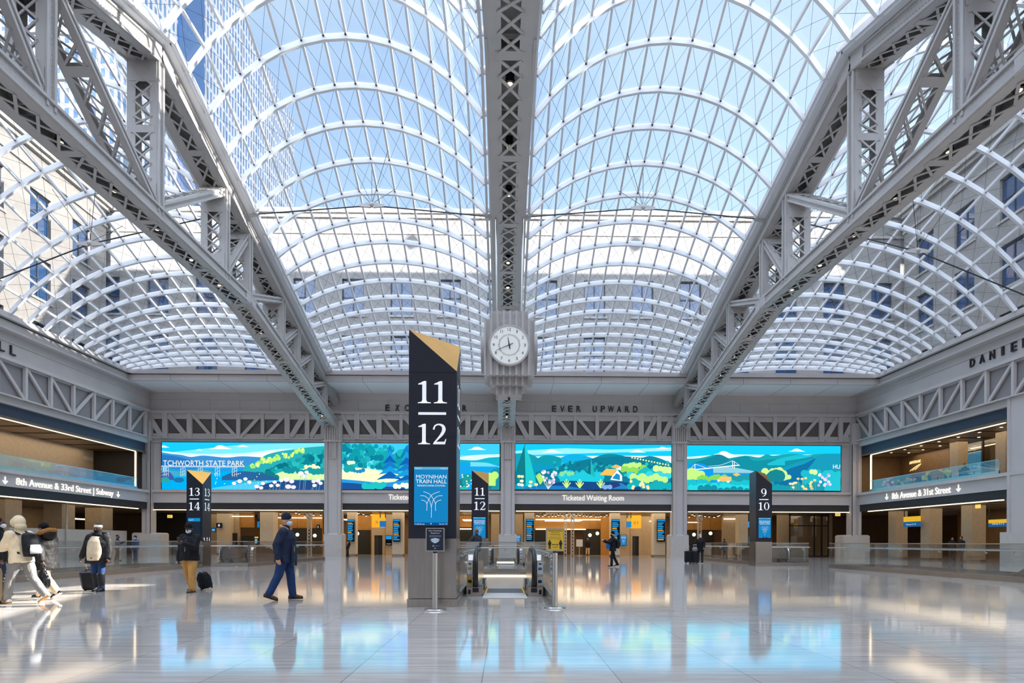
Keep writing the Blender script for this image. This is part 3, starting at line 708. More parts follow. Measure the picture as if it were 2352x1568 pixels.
# ---------------------------------------------------------------- the hanging clock
def clock():
    t = thing('hanging_clock', 'square fluted grey hanging clock with a round white dial, under the centre truss', 'clock', (.14, YM, 7.06))
    def fluted(mb, half, z0, z1, n, zt=None):
        """a square tower of folded vertical pleats"""
        ring = []
        for s in range(4):
            c, sn = math.cos(s*PI/2), math.sin(s*PI/2)
            for k in range(n*4):
                u = -half + 2*half*k/(n*4); ph = k % 4
                d = half - (.0 if ph in (0, 1) else .10)
                p = (u, -d); ring.append((p[0]*c-p[1]*sn, p[0]*sn+p[1]*c))
        N = len(ring); mb.add([(x,y,z0) for x,y in ring]+[(x,y,z1) for x,y in ring], [(i,(i+1)%N,N+(i+1)%N,N+i) for i in range(N)]+[tuple(range(N))[::-1], tuple(range(N,2*N))])
    m = MB(); fluted(m, .98, .66, 2.86, 8); m.build('body', STEEL, t, loc=None)
    m = MB(); fluted(m, .74, 2.86, 3.26, 6); m.build('crown', STEEL, t)
    m = MB(); fluted(m, .74, .34, .66, 6); m.build('upper_skirt', STEEL, t)
    m = MB(); fluted(m, .52, .02, .34, 4); m.build('lower_skirt', STEEL, t)
    m = MB(); m.tube([(0,0,-.10),(0,0,.06)], [.04,.05], 8); m.build('drop_finial', CLAMP, t)
    zc = 1.79; BZ = .80
    for k in range(4):
        M = Matrix.Rotation(k*PI/2, 4, 'Z')
        def part(mb, nm, mat):
            q = MB().merge(mb, M); return q.build(nm, mat, t)
        m = MB(); m.tube([(0,-.93,zc),(0,-1.07,zc)], BZ, 48); vs, fs = ring2(0, zc, BZ, BZ, .73, .73, 48)
        m.add([(x,-1.115,z) for x, z in vs], fs); m.tube([(0,-1.07,zc),(0,-1.115,zc)], BZ, 48, cap=False); m.tube([(0,-1.07,zc),(0,-1.115,zc)], .73, 48, cap=False)
        bz = part(m, 'bezel', STEEL)
        if k: continue
        m = MB(); m.disc((0,-1.09,zc), (0,-1,0), .73, 48); part(m, 'dial', pbr('white clock dial', rgb(244,242,234), .35, emit=(1,1,.96,1), es=.04))
        m = MB()
        for h in range(1, 13):
            a = h*PI/6; r = .60; hh = .115; w = hh*(.62 if h < 10 else 1.05) if h not in (1, 11) else (hh*.3 if h == 1 else .10)
            put_text(m, str(h), (r*math.sin(a)-w/2, -1.096, zc+r*math.cos(a)-hh/2), (1,0,0), (0,0,1), w, hh, 0)
        for q in range(60):
            a = q*PI/30; r0, r1 = .37, (.42 if q % 5 else .44)
            m.bar((r0*math.sin(a),-1.096,zc+r0*math.cos(a)), (r1*math.sin(a),-1.096,zc+r1*math.cos(a)), .010, .004, (0,1,0))
        part(m, 'numerals', LETTER)
        def hand(ang, ln, tail, w, y):
            m = MB(); d = V(math.sin(ang), 0, math.cos(ang)); x = V(math.cos(ang), 0, -math.sin(ang)); c = V(0, y, zc)
            m.prism([c-d*tail-x*w*.7, c-d*tail+x*w*.7, c+x*w, c+d*ln+x*w*.25, c+d*ln-x*w*.25, c-x*w], (0,-.012,0)); return m
        part(hand(math.radians(-10+0), .32, .16, .022, -1.10), 'hour_hand', BLACKM); part(hand(math.radians(247), .55, .16, .014, -1.115), 'minute_hand', BLACKM)
    for sx in (-1, 1):
        for sy in (-1, 1):
            m = MB(); m.tube([(sx*.50,sy*.45,3.2),(sx*.55,sy*.45,7.25)], .03, 6); m.build('hanger_rod', POLE, t)
    return t
clock()
# ---------------------------------------------------------------- buildings around the court, seen through the glass
B0 = 8.8                                                            # the court walls stand on the concourse roof
def facade_building(name, label, org, ud, nd, L, H, rows, pitch, win_w, first, depth=6.0):
    """org: ground corner; ud: along the facade; nd: outward normal (towards the hall)"""
    t = thing(name, label, 'building', org); ud = Vector(ud); nd = Vector(nd); Z = V(0,0,1)
    def box(mb, u0, u1, z0, z1, d0, d1, mi=0):
        vs = [ud*u+nd*d+Z*z for z in (z0, z1) for u, d in ((u0,d0),(u1,d0),(u1,d1),(u0,d1))]
        mb.add(vs, [(3,2,1,0),(4,5,6,7),(0,1,5,4),(1,2,6,5),(2,3,7,6),(3,0,4,7)], mi)
    us = [first + i*pitch for i in range(int((L-first-win_w)/pitch)+1)]
    mb = MB()                                                         # wall with real window openings
    zc = [B0] + [z for r in rows for z in r] + [H]
    for i in range(len(zc)-1):
        z0, z1 = zc[i], zc[i+1]
        if i % 2 == 0: mb.add([Z*z0, ud*L+Z*z0, ud*L+Z*z1, Z*z1], [(0,1,2,3)])
        else:
            e = [0.0] + [x for u in us for x in (u, u+win_w)] + [L]
            for k in range(0, len(e)-1, 2): mb.add([ud*e[k]+Z*z0, ud*e[k+1]+Z*z0, ud*e[k+1]+Z*z1, ud*e[k]+Z*z1], [(0,1,2,3)])
            for u in us:
                for a, b in ((u,u),(u+win_w,u+win_w)): mb.add([ud*a+Z*z0, ud*a-nd*.35+Z*z0, ud*a-nd*.35+Z*z1, ud*a+Z*z1], [(0,1,2,3)])
                mb.add([ud*u+Z*z1, ud*(u+win_w)+Z*z1, ud*(u+win_w)-nd*.35+Z*z1, ud*u-nd*.35+Z*z1], [(0,1,2,3)])
                mb.add([ud*u+Z*z0, ud*(u+win_w)+Z*z0, ud*(u+win_w)-nd*.35+Z*z0, ud*u-nd*.35+Z*z0], [(3,2,1,0)])
    mb.add([Z*H, ud*L+Z*H, ud*L-nd*depth+Z*H, -nd*depth+Z*H], [(0,1,2,3)]); mb.add([-nd*depth+Z*B0, ud*L-nd*depth+Z*B0, ud*L-nd*depth+Z*H, -nd*depth+Z*H], [(3,2,1,0)])
    mb.build('wall', STONE, t)
    mb = MB(); box(mb, 0, L, H-.25, H+.15, -.4, .55); box(mb, 0, L, H-.55, H-.25, 0, .30); box(mb, 0, L, H-1.9, H-1.7, 0, .14); mb.build('cornice', TRIMS, t)
    for r in rows:
        for u in us:
            f = MB(); w = win_w; z0, z1 = r
            for a, b, c, d in ((u,u+w,z0,z0+.10),(u,u+w,z1-.10,z1),(u,u+.09,z0,z1),(u+w-.09,u+w,z0,z1),(u+w/2-.05,u+w/2+.05,z0,z1),(u,u+w,(z0+z1)/2-.05,(z0+z1)/2+.05)):
                box(f, a, b, c, d, -.30, -.20)
            box(f, u-.15, u+w+.15, z0-.18, z0, -.1, .10, 1)
            fo = f.build('window', [WINFR, TRIMS], t)
            p = MB(); p.add([ud*u-nd*.26+Z*z0, ud*(u+w)-nd*.26+Z*z0, ud*(u+w)-nd*.26+Z*z1, ud*u-nd*.26+Z*z1], [(0,1,2,3)]); p.build('pane', WINGL, fo)
    return t
YF = 52.8; XFL, XFR = -34.6, 35.0; HF = 30.2
R3 = [(16.2,19.4),(21.2,24.4)]
facade_building('court_building', 'buff brick court building straight ahead beyond the glass roof', (XFL-6.405, YF, 0), (1,0,0), (0,-1,0), XFR-XFL+12.81, HF, R3, 4.27, 1.9, .95)
R4 = [(14.5,17.4),(19.2,22.2),(24.0,27.0)]
facade_building('court_building', 'sunlit buff brick court building left of the glass roof', (XFL, 4.0, 0), (0,1,0), (1,0,0), YF-4.7, HF, R4, 4.27, 2.0, 1.4)
facade_building('court_building', 'shaded brick court building right of the glass roof', (XFR, YF-.7, 0), (0,-1,0), (-1,0,0), YF-4.7, HF, R4, 4.27, 2.0, 1.6)
# west wing behind the photographer: unseen and widened, its roof line shades the facade ahead
mb = MB(); t = thing('court_building', 'brick court building behind the photographer', 'building', (0, -8, 0))
mb.box(-160, 160, -8, 0, 0, HF); mb.build('wall', STONE, t)

def tower_mat():
    m = bpy.data.materials.new('glass tower cladding'); m.use_nodes = True; n = m.node_tree; L = n.links; b = n.nodes['Principled BSDF']
    t = n.nodes.new('ShaderNodeTexCoord'); sp = n.nodes.new('ShaderNodeSeparateXYZ'); ad = n.nodes.new('ShaderNodeMath'); ad.operation = 'ADD'; mp = n.nodes.new('ShaderNodeCombineXYZ')
    L.new(t.outputs['Object'], sp.inputs[0]); L.new(sp.outputs[0], ad.inputs[0]); L.new(sp.outputs[1], ad.inputs[1]); L.new(ad.outputs[0], mp.inputs[0]); L.new(sp.outputs[2], mp.inputs[1])
    k = n.nodes.new('ShaderNodeTexBrick'); k.inputs['Scale'].default_value = 1; k.inputs['Brick Width'].default_value = 1.6; k.inputs['Row Height'].default_value = 3.6; k.inputs['Mortar Size'].default_value = .42; k.offset = 0
    k.inputs['Color1'].default_value = rgb(38,62,92); k.inputs['Color2'].default_value = rgb(46,72,102); k.inputs['Mortar'].default_value = rgb(112,114,120)
    L.new(mp.outputs[0], k.inputs['Vector']); L.new(k.outputs['Color'], b.inputs['Base Color']); b.inputs['Roughness'].default_value = .3; return m
TOWER = tower_mat(); TGLASS = pbr('dark blue tower glass', rgb(24, 50, 86), .12)
t = thing('office_tower', 'tall office tower with fine vertical stripes beyond the roof at upper left', 'building', (-70, 108, 0))
mb = MB(); mb.box(-38, 0, 0, 90, 0, 140); mb.build('shaft', TOWER, t)
mb = MB(); mb.box(-.5, .6, 20, 30, 0, 140.5); mb.build('recessed_bay', TGLASS, t)
mb = MB(); mb.box(-30, -4, 10, 80, 140, 146); mb.build('roof_plant', TOWER, t)
t = thing('office_tower', 'pale hazy office block seen through the leftmost vault', 'building', (-125, 60, 0))
mb = MB(); mb.box(-40, 0, 0, 46, 0, 74); mb.build('shaft', TRIMS, t); mb = MB(); mb.box(-41, 1, -1, 47, 74, 75.5); mb.build('cornice', TRIMS, t)
# floodlights on the west wing whose shadows fall on the facade ahead
for x, l in ((XFL+31.6, 'roof floodlight whose round shadow falls on the facade left of the clock'), (XFL+51.4, 'roof floodlight whose round shadow falls on the facade right of the clock')):
    t = thing('floodlight', l, 'lamp', (x, -10, HF+.02)); m = MB(); m.tube([(0,0,0),(.8,0,2.3)], .06, 6); m.build('mast', CLAMP, t); m = MB(); m.disc((.95,.05,2.75), (0,-1,-.05), .62, 20, thick=.25); m.build('lamp_head', CLAMP, t)
# ground outside the hall
mb = MB(); mb.box(-400, -46, -60, 420, -.2, 0); mb.box(46, 400, -60, 420, -.2, 0); mb.box(-46, 46, 64, 420, -.2, 0); struct('trim_3', mb, pbr('street paving', rgb(120,118,116), .8))
# flat roofs over the concourse around the glass vaults
mb = MB(); mb.box(XFL, XL-.3, YN, YF, 13.2, 13.4); mb.box(XR+.3, XFR, YN, YF, 13.2, 13.4); mb.box(XFL, XFR, YB+.5, YF, 13.2, 13.4); struct('trim_4', mb, pbr('grey roof membrane', rgb(150,150,150), .8))
# ---------------------------------------------------------------- video screens over the concourse openings
class Art:
    """flat drawing on a screen: photo pixels -> points of the screen's own plane"""
    def __init__(s, x0, y0, x1, y1, Y=50.0):
        s.r = (x0, y0, x1, y1); s.Y = Y; s.mb = MB(); s.k = 0
        s.X0, s.X1 = PX(x0, Y), PX(x1, Y); s.Z1, s.Z0 = PZ(y0, Y), PZ(y1, Y)
    def p(s, x, y, d):
        x0, y0, x1, y1 = s.r; x = min(max(x, x0), x1); y = min(max(y, y0), y1)
        return (s.X0+(s.X1-s.X0)*(x-x0)/(x1-x0), s.Y-.17-d, s.Z1+(s.Z0-s.Z1)*(y-y0)/(y1-y0))
    def poly(s, c, pts):
        s.k += 1; d = .00025*s.k; col = rgb(*c)
        q = [s.p(x, y, d) for x, y in pts]
        s.mb.add(q, [tuple(range(len(q)))], 0, col)
    def smooth(s, pts, sub=5):
        out = []; n = len(pts)
        for i in range(n-1):
            p0, p1, p2, p3 = pts[max(i-1,0)], pts[i], pts[i+1], pts[min(i+2,n-1)]
            for k in range(sub):
                t = k/sub; out.append(tuple(.5*(2*p1[j]+(-p0[j]+p2[j])*t+(2*p0[j]-5*p1[j]+4*p2[j]-p3[j])*t*t+(-p0[j]+3*p1[j]-3*p2[j]+p3[j])*t**3) for j in (0,1)))
        return out+[pts[-1]]
    def hill(s, c, pts, base=None):
        q = s.smooth(pts); b = s.r[3] if base is None else base
        s.poly(c, q+[(q[-1][0], b), (q[0][0], b)])
    def circ(s, c, x, y, r, ry=None, n=12):
        ry = r if ry is None else ry
        s.poly(c, [(x+r*math.cos(2*PI*k/n), y-ry*math.sin(2*PI*k/n)) for k in range(n)])
    def bush(s, c, x0, x1, y, r, n, seed=1, base=None, jit=.5):
        R = random.Random(seed)
        for i in range(n):
            x = x0+(x1-x0)*(i+.5)/n; s.circ(c, x, y+R.uniform(-jit, jit)*r, r*R.uniform(.75, 1.2))
        if base is not None: s.poly(c, [(x0, y), (x1, y), (x1, base), (x0, base)])
    def cloud(s, x, y, w, c=(250,252,255)):
        s.poly(c, [(x-w, y), (x-w*.55, y-w*.10), (x-w*.3, y-w*.28), (x, y-w*.34), (x+w*.3, y-w*.26), (x+w*.6, y-w*.10), (x+w, y)])
    def line(s, c, pts, w):
        for (a, b) in zip(pts, pts[1:]):
            dx, dy = b[0]-a[0], b[1]-a[1]; L = math.hypot(dx, dy) or 1; nx, ny = -dy/L*w/2, dx/L*w/2
            s.poly(c, [(a[0]+nx,a[1]+ny),(b[0]+nx,b[1]+ny),(b[0]-nx,b[1]-ny),(a[0]-nx,a[1]-ny)])
    def sky(s, cs):
        x0, y0, x1, y1 = s.r; n = len(cs)
        for i, c in enumerate(cs): s.poly(c, [(x0, y0+(y1-y0)*i/n), (x1, y0+(y1-y0)*i/n), (x1, y1), (x0, y1)])
    def text(s, c, body, x0, y0, x1, y1, bold=.0):
        s.k += 1; o = s.p(x0, y1, .00025*s.k); e = s.p(x1, y0, .00025*s.k)
        put_text(s.mb, body, o, (1,0,0), (0,0,1), e[0]-o[0], e[2]-o[2], bold, rgb(*c))
    def flower(s, c, x, y, r, stem=None, sc=(90,170,150)):
        if stem: s.line(sc, [(x, y), stem], .9)
        s.circ(c, x, y, r, r*.75, 9)
_r = random.Random(77); RF = [_r.random() for _ in range(120)]
def screen(label, art):
    t = thing('video_screen', label, 'screen'); X0, X1, Z0, Z1, Y = art.X0, art.X1, art.Z0, art.Z1, art.Y
    m = MB(); m.box(X0, X1, Y-.165, Y-.0, Z0, Z1); m.build('panel', BLACKM, t)
    m = MB(); e = .05
    for b in ((X0-e,X0,Z0-e,Z1+e),(X1,X1+e,Z0-e,Z1+e),(X0,X1,Z0-e,Z0),(X0,X1,Z1,Z1+e)): m.box(b[0], b[1], Y-.20, Y-.0, b[2], b[3])
    m.build('frame', BLACKM, t)
    art.mb.build('picture', SCREEN, t)
A = Art(374, 1020, 746.5, 1127)
A.sky([(24,196,244),(60,208,248),(96,218,250),(150,228,250)])
A.poly((122,226,252), [(374,1045),(560,1024),(746,1020),(746,1030),(374,1062)])
A.hill((206,240,252), [(374,1040),(450,1046),(560,1044),(650,1034),(746,1036)])
A.hill((250,252,254), [(374,1044),(450,1050),(560,1049),(650,1039),(746,1041)])
for x, y, w in ((378,1032,14),(459,1038,9),(508,1035,27),(558,1030,15)): A.cloud(x, y, w)
A.hill((60,140,206), [(374,1043),(392,1046),(420,1049),(440,1053),(470,1050),(520,1054),(560,1051),(620,1054),(650,1050)])
A.hill((34,116,190), [(374,1048),(400,1051),(430,1058),(450,1066),(470,1075)])
A.hill((28,150,214), [(374,1078),(430,1080),(520,1078),(600,1082),(640,1090)])
A.hill((66,164,190), [(374,1082),(420,1086),(470,1082),(500,1092),(520,1100)], 1104)
A.hill((0,170,236), [(374,1097),(450,1096),(520,1086),(560,1084),(600,1096),(746,1110)])
A.hill((40,168,176), [(560,1075),(590,1062),(612,1048),(640,1040),(680,1034),(710,1030),(746,1027)])
def canopy(A, cols, n, fx, fy, r, seed):
    R = random.Random(seed)
    for i in range(n):
        f = R.random(); g = R.random(); A.circ(R.choice(cols), fx(f, g), fy(f, g), r*R.uniform(.6, 1.25), n=9)
GREENS = [(14,128,142),(20,150,156),(28,170,172),(40,186,186),(10,112,132)]
canopy(A, GREENS, 110, lambda f, g: 612+f*134, lambda f, g: 1086-f*52+g*(16+20*f), 6.5, 1)
canopy(A, [(186,240,110),(206,248,130),(226,250,160),(150,220,100)], 60, lambda f, g: 578+f*124, lambda f, g: 1068-f*36+g*8+3*math.sin(f*20), 4.2, 2)
canopy(A, GREENS[:3], 60, lambda f, g: 600+f*70, lambda f, g: 1096-f*22+g*12, 5, 3)
A.hill((214,248,170), [(612,1100),(650,1086),(690,1080),(720,1078),(746,1086)], 1104)
A.bush((20,120,130), 590, 640, 1096, 8, 6, 3)
A.bush((232,250,190), 700, 735, 1076, 6, 4, 4)
A.bush((22,140,150), 655, 690, 1082, 6, 5, 5); A.bush((26,150,156), 690, 746, 1086, 7, 6, 6)
A.hill((40,96,150), [(512,1098),(545,1086),(590,1088),(640,1100)], 1106)
A.hill((60,90,160), [(374,1088),(390,1087),(400,1096),(404,1104)], 1106); A.hill((40,160,160), [(374,1101),(388,1100),(394,1108)], 1112)
A.circ((30,110,160), 414, 1106, 12, 6)
for x in (374,380,418,458,497,536):
    for dx in (0, 5, 10): A.line((214,234,246), [(x+dx,1076),(x+dx,1098 if x != 374 else 1086)], .8)
    for yy in (1082,1089,1096): A.line((200,226,244), [(x,yy),(x+10,yy-5)], .7)
A.line((226,238,248), [(374,1074.5),(564,1074.5)], 1.6); A.line((180,214,240), [(374,1077),(548,1077)], .8)
A.text((252,244,214), 'TCHWORTH STATE PARK', 378, 1061.5, 563, 1073.5)
A.hill((80,196,244), [(490,1124),(540,1116),(620,1106),(700,1112),(746,1120)])
A.hill((40,74,130), [(590,1124),(610,1114),(660,1106),(746,1106)])
for i in range(22): A.circ((250,252,255), 470+150*RF[i+9], 1090+26*RF[i+66], 1.2, n=6)
for x, y, r in ((553,1108,6),(566,1103,5),(575,1110,5),(540,1113,5),(592,1120,6),(606,1113,5),(602,1123,5),(625,1118,5),(633,1110,5),(640,1117,5),(648,1106,5),(660,1104,7),(672,1108,6),(664,1120,7),(676,1121,6),(693,1090,7),(702,1096,6),(706,1087,5),(722,1108,5),(732,1106,6),(738,1112,5),(724,1117,5)):
    A.flower((240,228,236) if r > 5 else (250,246,252), x, y, r, (x-4, 1127), (90,180,190))
screen('wide video screen with the words TCHWORTH STATE PARK over a river gorge', A)

A = Art(782, 1020, 1147, 1125)
A.sky([(60,200,244),(110,214,248),(150,228,250),(190,240,252)])
A.hill((24,140,196), [(905,1062),(925,1036),(945,1020),(1000,1024)])
for i in range(0):
    x = 784+(i*47 % 150); y = 1026+((i*31) % 44)+max(0,(x-890))*.3; A.circ([(16,150,164),(30,176,184),(12,126,150),(44,196,200)][i % 4], x, y, 9+(i % 3)*2)
canopy(A, [(16,150,164),(30,176,184),(12,126,150),(44,196,200),(24,162,172)], 170, lambda f, g: 784+f*150, lambda f, g: 1026+g*50+max(0,(f-.7))*60, 7.5, 4)
A.hill((236,250,196), [(782,1082),(815,1076),(850,1079),(885,1086),(940,1094)])
A.bush((24,160,166), 795, 812, 1076, 7, 3, 2); A.bush((30,140,190), 812, 838, 1084, 5, 4, 7); A.bush((236,250,200), 800, 816, 1066, 4, 3, 8)
for (cx, top, b, w) in ((896,1028,1102,30),(934,1030,1112,34)):
    for k in range(6):
        f = k/6; y0 = top+(b-top)*f; A.poly([(20,120,196),(26,150,214),(16,96,176)][k % 3], [(cx,y0-6),(cx+w*(f+.2),y0+14),(cx+w*.3*(f+.1),y0+11),(cx-w*.3*(f+.1),y0+11),(cx-w*(f+.2),y0+14)])
A.hill((40,150,216), [(782,1102),(830,1106),(880,1110),(930,1104),(950,1100)]); A.hill((28,80,150), [(782,1110),(820,1112),(870,1118),(930,1120)])
A.bush((30,190,190), 835, 885, 1118, 8, 6, 11); A.bush((240,250,220), 905, 938, 1118, 6, 4, 12)
A.cloud(1095, 1034, 22); A.hill((214,246,250), [(1050,1052),(1090,1046),(1147,1044)])
A.hill((20,172,196), [(1050,1056),(1090,1058),(1120,1052),(1147,1050)]); A.hill((18,160,226), [(1050,1063),(1100,1064),(1147,1068)])
A.hill((110,214,232), [(1080,1062),(1120,1064),(1147,1074)], 1072); A.hill((30,140,160), [(1122,1098),(1128,1082),(1138,1076),(1147,1076)])
for i in range(14): A.circ([(30,150,150),(22,120,140),(40,180,176)][i % 3], 1056+80*RF[i+2], 1096+26*RF[i+30], 9)
for i in range(12): A.circ((250,244,226), 1057+31*RF[i+5], 1090+29*RF[i+44], 1.8, n=7)
A.bush((190,240,120), 1122, 1138, 1096, 8, 4, 3, base=1116)
screen('wide video screen with blue fir trees, half hidden behind the 11/12 pylon', A)

A = Art(1183, 1020, 1540, 1124)
A.sky([(22,196,244),(50,206,248),(100,220,250),(170,236,252)])
A.poly((150,232,252), [(1183,1036),(1300,1029),(1400,1032),(1540,1026),(1540,1034),(1183,1046)])
for x, y, w in ((1266,1039,24),(1462,1038,20),(1520,1030,16)): A.cloud(x, y, w)
A.hill((232,248,252), [(1183,1050),(1250,1048),(1400,1046),(1540,1046)])
A.hill((26,150,176), [(1183,1042),(1205,1041),(1225,1046),(1240,1056)]); A.hill((18,150,170), [(1225,1058),(1245,1047),(1265,1046),(1290,1052),(1310,1062)])
A.hill((20,170,220), [(1288,1050),(1310,1043),(1335,1044),(1360,1052)]); A.hill((16,134,156), [(1360,1052),(1385,1043),(1410,1042),(1440,1048),(1470,1050),(1490,1046),(1510,1050),(1540,1062)])
A.hill((14,150,186), [(1183,1070),(1240,1066),(1290,1064),(1320,1058),(1360,1054),(1400,1052)])
A.hill((16,120,146), [(1230,1084),(1290,1070),(1340,1056),(1380,1050),(1430,1047),(1480,1052),(1540,1068)])
R = random.Random(5)
for i in range(90): A.circ([(20,140,150),(28,170,176),(14,110,136),(36,190,190)][i % 4], R.uniform(1270,1538), R.uniform(1060,1092), 4)
for i in range(14): A.circ((222,246,150) if i % 2 else (240,232,170), 1450+i*6.4, 1050+i*1.3, 2)
for a, b, y, r, c, n in ((1430,1470,1068,6,(190,240,130),6),(1425,1480,1078,8,(140,210,90),7),(1468,1540,1084,9,(24,186,190),8),(1440,1540,1092,8,(60,206,216),9),(1500,1540,1076,7,(206,244,150),4)): A.bush(c, a, b, y, r, n, int(a))
A.bush((32,196,216), 1285, 1380, 1094, 10, 10, 9, base=1108); A.bush((130,216,160), 1285, 1318, 1086, 5, 4, 2)
A.hill((24,72,130), [(1255,1114),(1300,1104),(1360,1106),(1430,1106),(1470,1118)]); A.hill((30,120,190), [(1183,1124),(1240,1116),(1300,1116),(1345,1124)])
A.poly((40,130,190), [(1392,1122),(1425,1108),(1450,1122)]); A.poly((40,60,120), [(1385,1114),(1412,1106),(1425,1114),(1400,1123)])
A.bush((190,240,140), 1448, 1530, 1098, 9, 8, 21); A.bush((24,170,180), 1440, 1540, 1112, 9, 10, 22)
A.poly((16,120,130), [(1204,1021),(1189,1068),(1183,1086),(1183,1112),(1206,1112),(1206,1021)]); A.poly((32,196,200), [(1204,1021),(1216,1050),(1226,1090),(1232,1116),(1207,1116)])
A.poly((16,110,130), [(1355,1050),(1347,1086),(1356,1090)]); A.poly((30,180,186), [(1355,1050),(1366,1096),(1355,1090)])
A.poly((250,186,90), [(1376,1090),(1390,1076),(1415,1077),(1405,1092)]); A.poly((250,250,252), [(1405,1092),(1416,1078),(1427,1092),(1427,1104),(1400,1101)]); A.poly((30,140,190), [(1404,1098),(1414,1086),(1422,1090),(1422,1102)])
A.poly((244,180,100), [(1402,1072),(1412,1066),(1424,1070),(1418,1076)]); A.poly((244,250,252), [(1412,1077),(1424,1070),(1424,1079)])
for i in range(9): A.line((170,226,110), [(1240,1112),(1230+i*2.5,1086+abs(i-3)*2)], 2.2)
for i in range(26): A.circ([(236,222,244),(250,246,255),(196,176,220)][i % 3], 1244+32*RF[i+11], 1082+28*RF[i+70], 3.2, n=7)
for i in range(5): A.line((250,240,220), [(1258,1123),(1248+i*6,1106)], 1)
for i in range(8): A.flower((252,222,170) if i % 2 else (250,240,220), 1187+56*RF[i+20], 1092+28*RF[i+33], 4.5, (1189+56*RF[i+20], 1123))
for x in (1330, 1300, 1378):
    for k in range(5): A.line((206,244,130), [(x, 1120),(x-9+k*4.5, 1100+abs(k-2)*4)], 2.4)
A.bush((120,170,226), 1380, 1402, 1119, 5, 4, 31)
for i in range(10): A.circ((252,226,170), 1446+48*RF[i+3], 1104+17*RF[i+50], 3.6, n=8)
screen('wide video screen with a tall fir and an orange roofed farmhouse', A)

A = Art(1575, 1021, 1927.5, 1124)
A.sky([(20,200,246),(60,212,248),(120,226,250),(190,240,252)])
for x, y, w in ((1660,1042,24),(1827,1034,20)): A.cloud(x, y, w)
A.hill((230,246,250), [(1575,1048),(1660,1042),(1760,1042),(1927,1040)])
A.hill((26,160,170), [(1575,1052),(1605,1050),(1640,1042),(1655,1043),(1668,1050),(1690,1047),(1712,1044),(1740,1048),(1757,1041),(1772,1044),(1790,1042),(1820,1039),(1850,1042),(1880,1039),(1927,1038)])
A.hill((20,130,150), [(1590,1062),(1625,1050),(1648,1042),(1664,1047),(1672,1054),(1660,1064)], 1072)
A.hill((18,140,160), [(1635,1072),(1680,1052),(1712,1046),(1730,1056),(1780,1052),(1760,1066),(1830,1046),(1860,1044),(1880,1060)])
A.hill((30,186,206), [(1760,1062),(1790,1050),(1830,1042),(1862,1044),(1840,1050),(1800,1056)], 1066)
A.hill((24,150,180), [(1770,1086),(1800,1070),(1830,1058),(1860,1050),(1890,1040),(1927,1040)]); A.hill((16,110,160), [(1775,1092),(1810,1074),(1845,1062),(1870,1050),(1850,1078),(1840,1100)])
A.hill((16,150,226), [(1575,1066),(1605,1062),(1640,1074),(1680,1078),(1740,1082),(1770,1090)]); A.hill((140,200,214), [(1636,1072),(1670,1070),(1720,1078),(1740,1084)], 1084)
A.line((240,244,250), [(1575,1079),(1620,1074),(1695,1066)], 2.4)
for x0, x1, x2, yt, yb in ((1575,1594,1625,1064,1077),(1625,1680,1697,1056,1070)):
    A.line((240,244,250), [(x1,yt),(x1,yb+3)], 1.6); A.line((230,238,250), A.smooth([(x1,yt),((x1+x2)/2,yt+5),(x2,yb-2)]), .9); A.line((230,238,250), A.smooth([(x1,yt),((x0+x1)/2,yt+10),(x0,yb-1)]), .9)
A.line((240,244,250), [(1684,1057),(1684,1074)], 1.4)
A.bush((190,240,130), 1575, 1612, 1086, 9, 5, 41, base=1100); A.bush((130,206,90), 1600, 1665, 1096, 7, 9, 42); A.bush((30,150,160), 1675, 1740, 1098, 8, 9, 43, base=1110)
A.poly((248,190,110), [(1644,1100),(1655,1092),(1677,1093),(1678,1101),(1660,1105)]); A.poly((248,248,250), [(1644,1099),(1660,1105),(1678,1101),(1672,1107),(1648,1107)]); A.poly((248,190,110), [(1680,1087),(1690,1084),(1698,1088),(1688,1092)])
A.bush((206,246,150), 1750, 1800, 1082, 9, 6, 44, base=1096); A.bush((200,244,150), 1795, 1812, 1096, 7, 3, 45); A.bush((22,130,140), 1762, 1790, 1090, 12, 4, 46); A.bush((30,180,196), 1840, 1880, 1086, 9, 5, 47, base=1110); A.bush((210,246,160), 1857, 1872, 1080, 7, 2, 48)
A.bush((30,186,200), 1575, 1740, 1112, 9, 18, 49, base=1124); A.bush((40,210,220), 1580, 1738, 1118, 8, 15, 50); A.bush((20,140,160), 1600, 1735, 1122, 8, 9, 51); A.bush((24,150,166), 1765, 1927, 1116, 10, 14, 52, base=1124); A.bush((36,190,206), 1890, 1927, 1086, 9, 4, 53, base=1124)
for i in range(18): A.flower((252,214,140) if i % 2 else (250,226,170), 1810+60*RF[i], 1094+27*RF[i+40], 3.6, (1812+60*RF[i], 1123))
for i in range(16): A.circ([(226,214,246),(250,246,255),(190,170,226)][i % 3], 1876+28*RF[i+7], 1086+26*RF[i+60], 3.6, n=7)
A.text((250,252,255), 'HU', 1909.5, 1064, 1925.5, 1073.5)
screen('wide video screen with a white suspension bridge and green hills', A)

# added blue area lamps standing in for the screens' glow on the hall
for a, b in ((374,746),(782,1147),(1183,1540),(1575,1927)):
    l = bpy.data.lights.new('screen_glow_fill', 'AREA'); l.shape = 'RECTANGLE'; l.size = PX(b,50)-PX(a,50); l.size_y = 3.7; l.energy = 80; l.color = (.20,.60,1.0)
    o = bpy.data.objects.new('screen_glow_fill', l); COL.objects.link(o); o.location = ((PX(a,50)+PX(b,50))/2, 49.6, 7.45); o.rotation_euler = (-PI/2, 0, 0)
